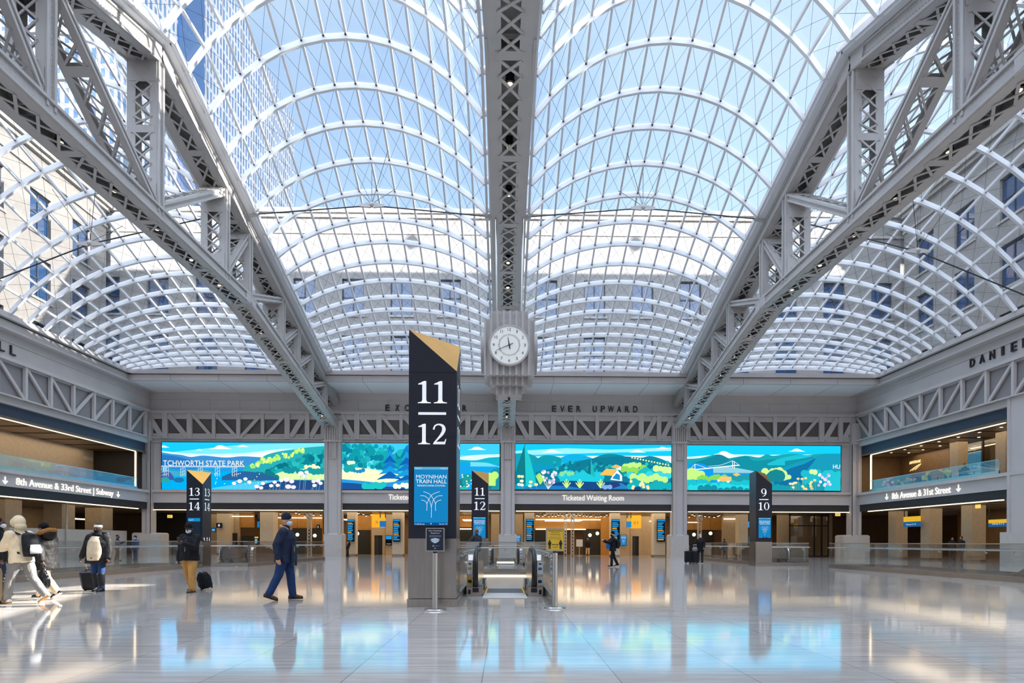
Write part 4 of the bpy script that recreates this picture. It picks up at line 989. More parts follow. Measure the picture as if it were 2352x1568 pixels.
# ---------------------------------------------------------------- track pylons
def logo_screen(mb, w, h, bg=(24,136,200)):
    """the station's welcome screen, drawn in a w x h rectangle in the plane y = 0 (x from 0, z from 0)"""
    def R(c, x0, x1, z0, z1, d): mb.add([(x0,-d,z0),(x1,-d,z0),(x1,-d,z1),(x0,-d,z1)], [(0,1,2,3)], 0, rgb(*c))
    R(bg, 0, w, 0, h, .002); R((90,180,226), 0, w, h*.955, h, .003); R((18,84,150), 0, w, 0, h*.05, .003)
    wc = rgb(244,248,252)
    T = lambda s, x0, x1, z0, z1, b=.0: put_text(mb, s, (x0*w, -.005, z0*h), (1,0,0), (0,0,1), (x1-x0)*w, (z1-z0)*h, b, wc)
    T('MOYNIHAN', .06, .95, .80, .865, .012); T('TRAIN HALL', .05, .96, .72, .785, .012); T('PENNSYLVANIA STATION', .10, .91, .665, .695, .01)
    T('Track 12', .03, .22, .965, .988); T('Track 11', .78, .97, .965, .988); T('11:42:43 am', .02, .31, .012, .036); T('Sat Jan 30', .74, .98, .012, .036)
    S = lambda pts: [((x-716)/288*w, (772-y)/498*h) for x, y in pts]
    for pts in ([(825,648),(825,590),(808,565),(778,555)], [(825,600),(832,570),(870,510),(933,484)], [(862,706),(862,620),(846,560),(810,524),(768,519)],
                [(862,620),(878,560),(914,524),(958,519)], [(898,648),(898,590),(915,565),(947,555)], [(898,600),(891,570),(853,510),(795,484)]):
        vs, fs = ribbon(S(pts), [.012*w]*len(pts)); mb.add([(x,-.006,z) for x, z in vs], fs, 0, wc)
    mb.add([((.5+dx)*w, -.006, (.025+dz)*h) for dx, dz in ((-.02,.012),(.02,.012),(0,-.012))], [(0,1,2)], 0, wc)
def pylon(label, px0, px1, Y, ytop, ylow, top, bot, ymid, yfoot, side=True, screen_px=None, blank=False, d=.86, yaw=0.0):
    X0, X1 = PX(px0, Y), PX(px1, Y); w = X1-X0
    zh, zl = PZ(ytop, Y, px0), PZ(ylow, Y, px1); zm = max(1.2, PZ(ymid, Y, px0)); zr = zh-.04
    t = thing('track_pylon', label, 'sign pylon', (X0, Y, 0), yaw)
    zf = zl-.001
    m = MB(); m.add([(0,0,zm),(w,0,zm),(w,d,zm),(0,d,zm),(0,0,zh),(w,0,zl),(w,d,zr),(0,d,zh-.05)], [(3,2,1,0),(0,1,5,4),(1,2,6,5),(2,3,7,6),(3,0,4,7)]); m.build('shaft', PYLON, t)
    m = MB(); m.add([(0,0,zh),(w,0,zl),(w,d,zr),(0,d,zh-.05)], [(0,1,2),(0,2,3)]); m.build('gold_cap', GOLDTOP, t)
    m = MB(); m.box(-.004, w+.004, -.004, d+.004, .16, zm); m.build('steel_cladding', INOX, t)
    m = MB(); m.box(-.02, w+.02, -.02, d+.02, 0, .15); m.build('plinth', INOX, t)
    m = MB()                                                           # fine joints between panels
    for z in (zl-.02, zl-1.22): m.box(-.003, w+.003, -.003, d+.003, z-.006, z+.006)
    m.build('panel_joint', BLACKM, t)
    a, b = top, bot
    za, zb = PZ(1.0*a[1], Y), PZ(1.0*b[1], Y); h1 = PZ(a[0], Y)-za; h2 = PZ(b[0], Y)-zb; zbar = (za+PZ(b[0], Y))/2
    def numbers(org, xd, cx):
        m = MB(); put_digits(m, a[2], Vector(org)+Vector(xd)*cx+V(0,0,za), xd, (0,0,1), h1); put_digits(m, b[2], Vector(org)+Vector(xd)*cx+V(0,0,zb), xd, (0,0,1), h2)
        n = Vector(xd).cross(V(0,0,1)); o = Vector(org)+Vector(xd)*cx
        q = [o+Vector(xd)*s*w*.29+V(0,0,zbar+e) for s, e in ((-1,-.024),(1,-.024),(1,.024),(-1,.024))]; m.add(q, [(0,1,2,3)])
        m.v = [tuple(Vector(p)+n*.006) for p in m.v]; m.build('track_numbers', WHITEP, t)
    numbers((0,0,0), (1,0,0), w*.49); numbers((w,0,0), (0,1,0), d*.5)
    if screen_px:
        sx0, sx1, sy0, sy1 = screen_px; u0, u1 = PX(sx0, Y)-X0, PX(sx1, Y)-X0; z0, z1 = PZ(sy1, Y), PZ(sy0, Y)
        f = MB(); f.box(u0-.012, u1+.012, -.012, .01, z0-.012, z1+.012); fo = f.build('display', BLACKM, t)
        s = MB()
        if blank:
            s.add([(0,-.002,0),(u1-u0,-.002,0),(u1-u0,-.002,z1-z0),(0,-.002,z1-z0)], [(0,1,2,3)], 0, rgb(30,44,60)); s.add([(0,-.004,(z1-z0)*.84),(u1-u0,-.004,(z1-z0)*.84),(u1-u0,-.004,z1-z0),(0,-.004,z1-z0)], [(0,1,2,3)], 0, rgb(24,140,206))
            put_text(s, 'Track 13', (.04,-.006,(z1-z0)*.88), (1,0,0), (0,0,1), .22, .07, 0, rgb(240,248,255))
        else: logo_screen(s, u1-u0, z1-z0)
        s.v = [(p[0]+u0, p[1]-.013, p[2]+z0) for p in s.v]; s.build('picture', SIGNSCR, fo)
    return t
pylon('tall navy track pylon marked 11 and 12 in the foreground', 938, 1048, 11.25, 757, 853, (876,927,'11'), (974,1021,'12'), 1237, 1394, screen_px=(951,1029,1073,1207))
pylon('farther navy track pylon marked 11 and 12, behind the central escalator', 1083, 1121, 30.4, 1080, 1111, (1120,1138,'11'), (1152,1171,'12'), 1236, 1299, screen_px=(1087,1115,1188,1236))
pylon('navy track pylon marked 9 and 10 on the right side of the hall', 1736, 1773, 31.6, 1079, 1110, (1119,1138,'9'), (1151,1169,'10'), 1242, 1297, screen_px=(1742,1770,1187,1233))
p13 = pylon('navy track pylon marked 13 and 14 with a gold triangle top, on the left', 428, 465, 29.4, 1081, 1114, (1123,1141,'13'), (1156,1174,'14'), 1249, 1303, screen_px=(432,460,1192,1240), blank=True)

m = MB(); w13 = PX(465, 29.4)-PX(428, 29.4)
for k, (dx, a) in enumerate(((.16, -.7), (.43, 0), (.66, PI))):
    q = [(0,.11),(.07,.02),(.025,.02),(.025,-.10),(-.025,-.10),(-.025,.02),(-.07,.02)]
    m.add([(w13+.012, dx+x*math.cos(a)+z*math.sin(a), PZ(1240, 29.4)-x*math.sin(a)+z*math.cos(a)) for x, z in q], [tuple(range(7))])
m.build('direction_arrows', WHITEP, p13)

# ---------------------------------------------------------------- poster stands
def poster_stand(label, x, y, pw, z0, z1, bg, draw, tube=.047):
    t = thing('poster_stand', label, 'sign', (x, y, 0))
    m = MB(); m.tube([(0,0,.0),(0,0,.012),(0,0,.03)], [.20,.20,.19], 32); m.build('base_disc', POLE, t)
    m = MB(); m.tube([(0,0,.03),(0,0,z0-.05)], tube, 20); m.build('pole', POLE, t)
    m = MB(); m.tube([(0,0,z0-.05),(0,0,z0-.01)], tube*.8, 16); m.build('neck', BLACKM, t)
    m = MB(); w = pw/2; e = .018
    for b in ((-w-e,-w,z0-e,z1+e),(w,w+e,z0-e,z1+e),(-w,w,z0-e,z0),(-w,w,z1,z1+e)): m.box(b[0], b[1], -.018-.02, .018-.02, b[2], b[3])
    m.build('frame', POLE, t)
    m = MB(); m.box(-w, w, -.03, -.01, z0, z1, 0, rgb(*bg)); H = z1-z0
    def T(s, cz, wd, hh, col, b=.0): put_text(m, s, (-wd/2*pw, -.0325, z0+cz*H-hh*H/2), (1,0,0), (0,0,1), wd*pw, hh*H, b, rgb(*col))
    def R(x0, x1, za, zb, col): m.add([(x0*pw,-.0322,z0+za*H),(x1*pw,-.0322,z0+za*H),(x1*pw,-.0322,z0+zb*H),(x0*pw,-.0322,z0+zb*H)], [(0,1,2,3)], 0, rgb(*col))
    def D(x, za, r, col, ry=1.0): m.add([(x*pw+r*pw*math.cos(2*PI*k/20), -.0324, z0+za*H+ry*r*pw*math.sin(2*PI*k/20)) for k in range(20)], [tuple(range(20))], 0, rgb(*col))
    def P(pts, col, dd=.0326): m.add([(x*pw,-dd,z0+z*H) for x, z in pts], [tuple(range(len(pts)))], 0, rgb(*col))
    draw(T, R, D, P); m.build('poster', PRINT, t)
def draw_mask(T, R, D, P):
    T('Face Covering', .91, .76, .075, (235,238,244), .01); T('Required', .80, .50, .07, (235,238,244), .01)
    for i in range(3): R(-.36, .36, .69-i*.032, .705-i*.032, (110,130,160))
    P([(-.22,.54),(0,.58),(.22,.54),(.20,.40),(0,.33),(-.20,.40)], (200,214,226)); P([(-.22,.54),(-.28,.56),(-.27,.44),(-.20,.42)], (120,140,160)); P([(.22,.54),(.28,.56),(.27,.44),(.20,.42)], (120,140,160))
    for z in (.49, .45, .41): P([(-.18,z),(0,z-.02),(.18,z),(.18,z+.008),(0,z-.012),(-.18,z+.008)], (130,150,170), .0328)
    R(-.16, -.04, .17, .25, (120,136,156)); R(0, .26, .18, .24, (36,84,140)); P([(-.06,.11),(.06,.11),(0,.07)], (220,230,240))
def draw_six(T, R, D, P):
    k = (24,20,12)
    T('Please Practice', .92, .80, .06, k, .012); T('Physical', .83, .44, .06, k, .012); T('Distancing', .745, .58, .06, k, .012)
    T('Maintain a 6 foot', .63, .66, .035, k); T('distance from others', .56, .74, .035, k)
    for x in (-.33, .33):
        D(x, .44, .055, k); P([(x-.09,.395),(x+.09,.395),(x+.10,.25),(x+.065,.25),(x+.06,.33),(x+.055,.06),(x+.012,.06),(x,.22),(x-.012,.06),(x-.055,.06),(x-.06,.33),(x-.065,.25),(x-.10,.25)], k)
    P([(-.20,.27),(-.12,.31),(-.12,.283),(.12,.283),(.12,.31),(.20,.27),(.12,.23),(.12,.257),(-.12,.257),(-.12,.23)], k); T('6 FEET', .15, .36, .045, k, .01)
poster_stand('poster stand with a dark face covering notice in front of the tall pylon', -1.25, 10.72, .30, 1.07, 1.455, (28,32,46), draw_mask)
poster_stand('poster stand with a yellow physical distancing notice beside the central escalator', .93, 11.1, .31, 1.075, 1.465, (222,178,46), draw_six, .05)

# ---------------------------------------------------------------- glass balustrades
def balustrade(label, pts, seg=1.55, top=1.22, hand=1.0, handrail=True, side=1, closed=False, name='glass_balustrade'):
    t = thing(name, label, 'railing')
    hr = []; 
    for (p, q) in zip(pts, pts[1:]):
        p = V(p[0], p[1], 0); q = V(q[0], q[1], 0); L = (q-p).length; a = (q-p)/L; n = V(a.y, -a.x, 0)*side; k = max(1, round(L/seg))
        m = MB(); m.bar(p+V(0,0,.09), q+V(0,0,.09), .09, .18); m.build('base_shoe', INOX, t)
        m = MB(); m.bar(p+V(0,0,top), q+V(0,0,top), .045, .035); m.build('cap_rail', POLE, t)
        for i in range(k):
            u, v = p+a*(L*i/k+.008), p+a*(L*(i+1)/k-.008)
            m = MB(); m.add([u-n*.008+V(0,0,.17), v-n*.008+V(0,0,.17), v-n*.008+V(0,0,top-.01), u-n*.008+V(0,0,top-.01), u+n*.008+V(0,0,.17), v+n*.008+V(0,0,.17), v+n*.008+V(0,0,top-.01), u+n*.008+V(0,0,top-.01)],
                [(0,1,2,3),(7,6,5,4),(0,3,7,4),(1,5,6,2)]); m.build('glass_panel', RAILGL, t)
        if handrail:
            m = MB(); m.tube([p+n*.09+V(0,0,hand), q+n*.09+V(0,0,hand)], .024, 10); m.build('handrail', POLE, t)
            m = MB()
            for i in range(k):
                c = p+a*(L*(i+.5)/k); m.tube([c+V(0,0,hand-.09), c+n*.05+V(0,0,hand-.09), c+n*.09+V(0,0,hand-.02)], .012, 6); m.disc(c+n*.03+V(0,0,hand-.09), n, .03, 12, thick=.02)
            m.build('handrail_bracket', POLE, t)
    return t
balustrade('glass balustrade right of the central escalator, ending beside the yellow notice', [(.95,11.5),(1.02,23.4)], side=-1)
balustrade('glass balustrade left of the central escalator, starting behind the tall pylon', [(-.97,12.5),(-1.02,23.4)], side=1)
balustrade('glass balustrade across the far end of the central escalator', [(-1.02,23.5),(1.02,23.5)], side=1)
balustrade('glass balustrade round the second central escalator', [(-1.05,31.5),(-1.05,39.2),(1.05,39.2),(1.05,29.8)], side=1)
balustrade('long glass balustrade on the right, running towards the right edge of the photo', [(16.22,14.5),(16.25,29.7)], side=-1, seg=2.3)
balustrade('glass balustrade on the far side of the right stair opening', [(18.95,14.5),(18.95,29.6),(16.4,29.6)], side=1, seg=2.3)
balustrade('long glass balustrade on the left behind the walking travellers', [(-14.35,14.0),(-14.35,28.4)], side=1, seg=2.3)
balustrade('glass balustrade on the far side of the left stair opening', [(-17.1,14.0),(-17.1,28.8),(-14.9,28.8)], side=-1, seg=2.3)
balustrade('glass balustrade round the escalator at the left of the hall', [(-14.3,41.0),(-12.35,41.0),(-12.5,29.2),(-14.0,28.6)], side=-1)
balustrade('glass balustrade round the escalator at the right of the hall, behind the person with suitcases', [(14.02,32.7),(13.9,42.6),(16.2,42.6),(16.3,31.9),(14.25,31.9)], side=-1)

# ---------------------------------------------------------------- escalators
def escalator(label, xc, y0, half=.66, zn=1.05, length=8.5, flat_=2.0, sgn=1, tags=True):
    """runs down from y0 in the +y direction"""
    t = thing('escalator', label, 'escalator', (xc, y0, 0)); r = (zn-.13)/2; zc = .13+r
    def outline(rr):
        P = [V(0, r, zc-rr)] if False else []
        for k in range(13):
            a = -PI/2 - PI*k/12; P.append((r+rr*math.cos(a)*1.0, zc+rr*math.sin(a)))
        P += [(flat_, zc+rr), (flat_+.8, zc+rr-.12), (length, zc+rr-.12-(length-flat_-.8)*.577)]
        return P
    for s in (-1, 1):
        x = s*half; top = outline(r); m = MB()
        low = [(p[0], p[1]-1.25) for p in top[-2:]][::-1]
        poly = [(y, z) for y, z in outline(r-.05)] + [(length, top[-1][1]-1.3), (flat_+.9, -.35), (flat_, -.12)] 
        poly = [(max(y, .03), z) for y, z in poly]
        m.prism([(x-.05, y, z) for y, z in poly], (.10,0,0)); m.build('balustrade_panel', INOX, t)
        m = MB(); m.sweep([(x, y, z) for y, z in [(r+.35, .14)] + outline(r)], .085, .045, (1,0,0)); 
        m2 = MB(); pts = [(x, y, z) for y, z in [(r+.3, .13)]+outline(r)]; m2.tube(pts, .045, 8); m2.build('handrail', RUBBER, t, smooth=True)
        m = MB(); m.box(x-.19, x+.13*1, -.02, .55, 0, .20) if s < 0 else m.box(x-.13, x+.19, -.02, .55, 0, .20); m.box(x-.07, x+.07, -.03, -.02, .09, .19, 1); m.box(x+s*.11, x+s*.17, -.026, -.02, .05, .15, 1); m.build('newel_box', [INOX, BLACKM], t)
        m = MB(); m.prism([(x-s*.16, .25, .02), (x-s*.16, flat_+.8, .02), (x-s*.16, flat_+.8, .25), (x-s*.16, .25, .25)], (s*.11,0,0)); m.prism([(x-s*.16, flat_+.8, .25), (x-s*.16, length, .25-(length-flat_-.8)*.577), (x-s*.16, length, -.2-(length-flat_-.8)*.577), (x-s*.16, flat_+.8, -.2)], (s*.11,0,0)); m.build('skirt', INOX, t)
        m = MB(); m.prism([(x-s*.13, .45, .10),(x-s*.13, .95, .10),(x-s*.13,.85,.32),(x-s*.13,.6,.36)], (-s*.06,0,0)); m.build('skirt_brush', RUBBER, t)
        m = MB(); xo, xi = x+s*.225, x+s*.08; q = [(.30,.0),(.30,.80),(.42,.93),(flat_,.93),(flat_+.8,.80),(length,.80-(length-flat_-.8)*.577),(length,-.6-(length-flat_-.8)*.577),(flat_+.8,-.6),(flat_,.0)]
        m.prism([(xi, y, z) for y, z in q], (xo-xi,0,0)); m.build('outer_cladding', INOX, t)
        if tags:
            m = MB(); xa, xb = sorted((x+s*.09, x+s*.215)); yy = .296
            def F(x0, x1, z0, z1, c, d=0): m.add([(x0, yy-d, z0),(x1, yy-d, z0),(x1, yy-d, z1),(x0, yy-d, z1)], [(0,1,2,3)], 0, rgb(*c))
            F(xa, xb, .48, .79, (236,238,240)); F(xa+.03, xb-.03, .70, .74, (90,96,106), .002); F(xa+.02, xb-.02, .58, .64, (236,168,50) if s < 0 else (60,110,170), .002); F(xa, xb, .24, .42, (232,182,40) if s < 0 else (214,218,222)); F(xa+.02, xb-.02, .28, .35, (36,30,20), .002)
            m.build('front_label', PRINT, t)
            m = MB(); xx = x+s*.052; w0, w1 = .42, .72
            def Q(ya, yb, za, zb, c, d=0): m.add([(xx+s*d, ya, za),(xx+s*d, yb, za),(xx+s*d, yb, zb),(xx+s*d, ya, zb)], [(0,1,2,3)], 0, rgb(*c))
            Q(w0, w1, .58, .98, (238,240,240)); Q(w0+.06, w1-.06, .74, .82, (236,170,40), .002); Q(w0, w1, .30, .54, (232,182,40)); Q(w0+.05, w1-.05, .34, .42, (40,30,20), .002)
            m.build('safety_label', PRINT, t)
    m = MB(); m.box(-half+.17, half-.17, -.55, .75, -.01, .012); m.build('landing_plate', LIGHTG, t)
    m = MB(); y, z = .75, 0.0; w = half-.17; k = 0
    while y < length-.4:
        dz = 0 if y < flat_ else .2
        m.box(-w, w, y, y+.38, z-dz-.12, z-dz); z -= dz
        for s in (-1, 1): m.box(s*w, s*(w-.05), y, y+.38, z, z+.006, 1)
        y += .38; k += 1
    m.build('steps', [pbr('escalator step', rgb(92,92,94), .5, .4) if 'escalator step' not in MATS else MATS['escalator step'], MATS.get('step edge yellow') or pbr('step edge yellow', rgb(232,170,30), .5)], t)
    return t
escalator('nearest escalator in the centre, running down from the two poster stands', 0.0, 13.5)
escalator('second central escalator beyond the first one', 0.03, 31.2, zn=1.0, length=6.6)
escalator('escalator at the left of the hall, beside the pylon with the gold triangle', -13.35, 29.5, zn=1.0, half=.62, length=8.0)
escalator('escalator at the right of the hall, beyond the slim pylon', 15.05, 32.9, zn=1.0, half=.62, length=7.5)
escalator('escalator behind the long glass balustrade on the right', 17.6, 15.6, zn=1.0, length=9.0, tags=False)

# ---------------------------------------------------------------- lit letters on the bands
def arrow_mb(m, org, xd, h):
    xd = Vector(xd); o = Vector(org); U = V(0,0,1); n = xd.cross(U)
    def q(pts): m.prism([o+xd*x*h+U*z*h for x, z in pts], n*.05)
    q([(.40,1.0),(.52,1.0),(.52,.12),(.40,.12)]); q([(.46,0),(.06,.42),(.16,.50),(.46,.18)]); q([(.46,0),(.86,.42),(.76,.50),(.46,.18)])
def band_sign(label, parts, h, org, xd):
    """parts: list of (text or 'v' for an arrow, start, width)"""
    t = thing('band_sign', label, 'sign', org); xd = Vector(xd)
    for s, u, w in parts:
        m = MB()
        if s == 'v': arrow_mb(m, xd*u, xd, h); m.build('arrow', WHITEL, t)
        else: put_text(m, s, xd*u-V(0,0,h*.2 if 'y' in s or 'g' in s else 0), xd, (0,0,1), w, h*(1.25 if 'y' in s or 'g' in s else 1.0), .02, thick=.05); m.build('lettering', WHITEL, t)
    return t
band_sign('white lit letters 8th Avenue & 33rd Street, Subway, with arrows on the left wall', [('v',0,0),('8th Avenue & 33rd Street | Subway',1.0,8.9),('v',10.25,0)], .46, (XL+.125, 35.2, 4.53), (0,1,0))
band_sign('white lit letters 8th Avenue & 31st Street with arrows on the right wall', [('v',0,0),('8th Avenue & 31st Street',.85,6.0),('v',7.3,0)], .48, (XR-.125, 46.0, 4.58), (0,-1,0))
zt = PZ(1150, YB)
band_sign('white lit letters Ticketed Waiting Room right of the centre column', [('Ticketed Waiting Room', 0, PX(1432,YB)-PX(1291,YB))], .47, (PX(1291,YB), YB-.125, zt), (1,0,0))
band_sign('white lit letters Tickete, cut off by the tall pylon', [('Ticketed Waiting Room', 0, PX(1034,YB)-PX(893,YB))], .47, (PX(893,YB), YB-.125, zt), (1,0,0))
for (a, b), l in zip(BAYS, ('behind the pylon with the gold triangle', 'behind the tall foreground pylon', 'over the waiting room entrance', 'behind the slim pylon on the right')): led('led_strip', 'warm light strip along the top of the opening ' + l, [(PX(a,YB)+.1, PX(b,YB)-.1, YB-.10, YB-.02, 3.80, 3.855)])
led('led_strip', 'warm light strip under the band along the left wall, lower of two', [(XL-.10, XL+.02, 20, 48.4, 3.80, 3.86)])
led('led_strip', 'warm light strip under the band along the right wall, lower of two', [(XR-.02, XR+.10, 35.2, 48.4, 3.80, 3.86)])
led('led_strip', 'warm light strip above the mezzanine opening on the left wall', [(XL-.20, XL-.08, 20, 48.2, 8.40, 8.46)])
led('led_strip', 'warm upright light strip at the far end of the left mezzanine opening', [(XL-.20,XL-.08,48.2,48.26,5.42,8.38)])
led('led_strip', 'warm light strip above the mezzanine opening on the right wall', [(XR+.08, XR+.20, 35.2, 48.2, 8.40, 8.46)])
led('led_strip', 'warm upright light strip at the far end of the right mezzanine opening', [(XR+.08,XR+.20,48.2,48.26,5.42,8.38)])
# ---------------------------------------------------------------- concourse rooms behind the hall walls
def area(name, loc, sx, sy, power, col=(1.0,.80,.55), rot=(0,0,0)):
    l = bpy.data.lights.new(name, 'AREA'); l.shape = 'RECTANGLE'; l.size = sx; l.size_y = sy; l.energy = power; l.color = col
    o = bpy.data.objects.new(name, l); COL.objects.link(o); o.location = loc; return o
mb = MB(); mb.box(-44, 44, YB+.5, 62, 3.87, 4.0); mb.box(XL-9, XL-.5, 18, YB+.5, 3.87, 4.0); mb.box(XR+.5, XR+9, 18, YB+.5, 3.87, 4.0)
for k in range(30):                                                 # dark slots between the ceiling panels
    x = -43+k*2.9; mb.box(x, x+.10, YB+.5, 62, 3.862, 3.872, 1)
for k in range(14):
    for a, b in ((XL-9, XL-.5), (XR+.5, XR+9)): mb.box(a, b, 20+k*2.2, 20.25+k*2.2, 3.862, 3.872, 1)
tag(mb.build('ceiling', [CEILM, DARKM]), kind='structure')
mb = MB(); mb.box(-44, 44, 62, 62.3, 0, 4); mb.box(-44.3, -44, 18, 62, 0, 4); mb.box(44, 44.3, 18, 62, 0, 4)
struct('wall_concourse', mb, BROWNW)
def slab(mb, px0, px1, py0, py1, Y, th=.3, mi=0):
    mb.box(PX(px0, Y), PX(px1, Y), Y, Y+th, 0 if py1 is None else PZ(py1, Y), 3.87 if py0 is None else PZ(py0, Y), mi)
# walls inside the concourse: tan plaster, amber timber, dark glazed fronts
mb = MB()
slab(mb, 430, 500, None, None, 57.5); slab(mb, 525, 549, None, None, 57); slab(mb, 886, 902, None, None, 56.5); slab(mb, 1128, 1147, None, None, 55); slab(mb, 1183, 1201, None, None, 55); slab(mb, 1423, 1446, None, None, 56.5)
slab(mb, 1660, 1700, None, None, 58); slab(mb, 1730, 1735, None, None, 58); slab(mb, 1787, 1812, None, None, 55); slab(mb, 1472, 1500, None, None, 58.5); slab(mb, 600, 650, None, None, 60)
struct('wall_concourse_tan', mb, TANW)
mb = MB()
slab(mb, 549, 582, None, 1213, 57.2); slab(mb, 640, 740, None, None, 59); slab(mb, 820, 856, None, None, 59); slab(mb, 1056, 1084, None, 1210, 59); slab(mb, 1226, 1385, None, 1214, 60); slab(mb, 1576, 1660, None, 1215, 60); slab(mb, 1380, 1404, None, None, 59)
struct('wall_concourse_amber', mb, GOLDW)
mb = MB()
slab(mb, 360, 428, None, None, 56); slab(mb, 1056, 1084, 1216, None, 58.8); slab(mb, 1228, 1300, 1216, None, 59); slab(mb, 1340, 1380, 1216, None, 59.3); slab(mb, 1576, 1640, 1218, None, 59.6); slab(mb, 855, 888, 1228, None, 57.8); slab(mb, 672, 738, 1214, None, 58.8); slab(mb, 526, 543, 1226, None, 56.8); slab(mb, 554, 580, 1232, None, 56.9); slab(mb, 820, 850, 1218, None, 58.8)
struct('wall_concourse_dark', mb, DARKM)
# dark framed glass doors on the right of the back wall
t = thing('glazed_partition', 'dark framed glass doors at the right end of the back wall', 'glass wall', (PX(1813, 54), 54, 0))
w = PX(1904, 54)-PX(1813, 54); m = MB()
for a, b, c, d in ((0,.12,0,3.86),(w*.62,w*.65,0,3.86),(w*.8,w*.84,0,3.86),(w-.1,w,0,3.86),(0,w,2.75,2.86),(0,w,3.7,3.86),(0,w,0,.08)): m.box(a, b, 0, .10, c, d)
m.build('frame', BLACKM, t); m = MB(); m.box(.1, w-.1, .04, .06, .05, 3.8); m.build('glass', SHOPGL, t)
m = MB(); m.box(-.1, w+1.2, 1.6, 1.8, 0, 3.86); struct('wall_concourse_bronze', MB().merge(m, Matrix.Translation((PX(1813,54), 54, 0))), TANW)
# travertine pillars
PIL = [(498,525,56,'tan pillar just right of the 13/14 pylon'), (597,627,53,'travertine pillar left of the man in the blue jacket'), (797,817,52.5,'travertine pillar carrying a departure board, beside the stone base left of the tall pylon'),
       (901,925,52.5,'travertine pillar carrying a departure board, just left of the tall pylon'), (1205,1227,52.5,'travertine pillar carrying a departure board, right of the centre column'), (1403,1424,52.5,'travertine pillar carrying a departure board, behind the standing person with a phone'),
       (1502,1528,52.5,'travertine pillar carrying a departure board, at the right end of the waiting room opening'), (1697,1718,54,'travertine pillar left of the nine and ten pylon')]
for a, b, Y, l in PIL:
    x0, x1 = PX(a, Y), PX(b, Y); t = thing('pillar', l, 'pillar', ((x0+x1)/2, Y, 0)); h = (x1-x0)/2
    m = MB(); m.box(-h, h, 0, 2*h, 0, 3.86)
    m.build('shaft', TRAV, t); m = MB(); m.box(-h-.006, h+.006, -.006, 2*h+.006, 0, .14); m.build('skirting', INOX, t)
# departure boards
def board(label, a, b, y0, y1, Y, seed):
    R = random.Random(seed); x0, x1, z0, z1 = PX(a, Y), PX(b, Y), PZ(y1, Y), PZ(y0, Y); t = thing('departure_board', label, 'screen', (x0, Y-.12, z0), group=None)
    W_, H_ = x1-x0, z1-z0; m = MB(); m.box(-.03, W_+.03, -.02, .11, -.03, H_+.03); m.build('casing', BLACKM, t)
    m = MB(); m.add([(0,-.024,0),(W_,-.024,0),(W_,-.024,H_),(0,-.024,H_)], [(0,1,2,3)], 0, rgb(14,26,44))
    m.add([(0,-.027,H_*.92),(W_,-.027,H_*.92),(W_,-.027,H_),(0,-.027,H_)], [(0,1,2,3)], 0, rgb(30,140,210))
    n = 10
    for i in range(n):
        za = H_*(.06+.084*i); zb = za+H_*.052; c = (236,168,60) if (i+seed) % 5 == 0 else (52,160,224)
        m.add([(W_*.03,-.027,za),(W_*(.6+.36*R.random()),-.027,za),(W_*(.6+.36*R.random()),-.027,zb),(W_*.03,-.027,zb)], [(0,1,2,3)], 0, rgb(*c))
    m.build('picture', SIGNSCR, t)
for i, q in enumerate([(799,814,1195,1244,52.4,'departure board on the first pillar left of the tall pylon'), (904,919,1194,1244,52.4,'departure board on the pillar touching the tall pylon'), (1209,1225,1192,1242,52.4,'departure board just right of the centre column'),
    (1405,1422,1192,1242,52.4,'departure board behind the head of the person with a phone'), (1509,1526,1192,1242,52.4,'departure board on the pillar beside the right base')]): board(q[5], *q[:5], i+1)
def info(label, a, b, y0, y1, Y, cols, name='info_screen'):
    x0, x1, z0, z1 = PX(a, Y), PX(b, Y), PZ(y1, Y), PZ(y0, Y); t = thing(name, label, 'screen', (x0, Y-.12, z0)); W_, H_ = x1-x0, z1-z0
    m = MB(); m.box(-.04, W_+.04, -.02, .11, -.04, H_+.04); m.build('casing', BLACKM, t); m = MB()
    for (u0, u1, v0, v1, c) in cols: m.add([(W_*u0,-.024-.002*len(m.f),H_*v0),(W_*u1,-.024-.002*len(m.f),H_*v0),(W_*u1,-.024-.002*len(m.f),H_*v1),(W_*u0,-.024-.002*len(m.f),H_*v1)], [(0,1,2,3)], 0, rgb(*c))
    m.build('picture', SIGNSCR, t); return t, W_, H_
info('small screen with a blue top on the wall between two elevators', 887, 900, 1231, 1252, 56.3, [(0,1,0,1,(12,16,22)),(0,1,.62,1,(40,150,220)),(.1,.9,.1,.14,(200,210,220))])
def tree(label, a, b, y0, y1, Y):
    x0, x1, z0, z1 = PX(a, Y), PX(b, Y), PZ(y1, Y), PZ(y0, Y); t = thing('info_screen', label, 'screen', (x0, Y-.12, z0))
    m = MB(); m.box(-.04, x1-x0+.04, -.02, .11, -.04, z1-z0+.04); m.build('casing', BLACKM, t); m = MB(); logo_screen(m, x1-x0, z1-z0); m.v = [(p[0], p[1]-.021, p[2]) for p in m.v]; m.build('picture', SIGNSCR, t)
tree('blue welcome screen just right of the centre column base', 1185, 1195, 1229, 1246, 54.5); tree('blue welcome screen right of the person with a phone', 1425, 1438, 1228, 1251, 56.2)
info('blue ticket screen left of the nine and ten pylon', 1718, 1729, 1229, 1248, 56, [(0,1,0,1,(10,20,34)),(.05,.45,.55,.95,(50,150,220)),(.55,.95,.55,.95,(50,150,220)),(.05,.45,.1,.5,(90,190,240)),(.55,.95,.1,.5,(90,190,240))])
info('black and yellow notice screen between two pillars near the left escalator', 585, 596, 1233, 1251, 55, [(0,1,0,1,(18,22,26)),(.1,.9,.75,.95,(236,180,50)),(.15,.7,.1,.65,(120,170,200))])
info('restroom sign with white figures on black', 499, 510, 1204, 1213, 55.8, [(0,1,0,1,(14,18,24)),(.3,.45,.2,.8,(230,236,240)),(.55,.7,.2,.8,(230,236,240))], 'restroom_sign')
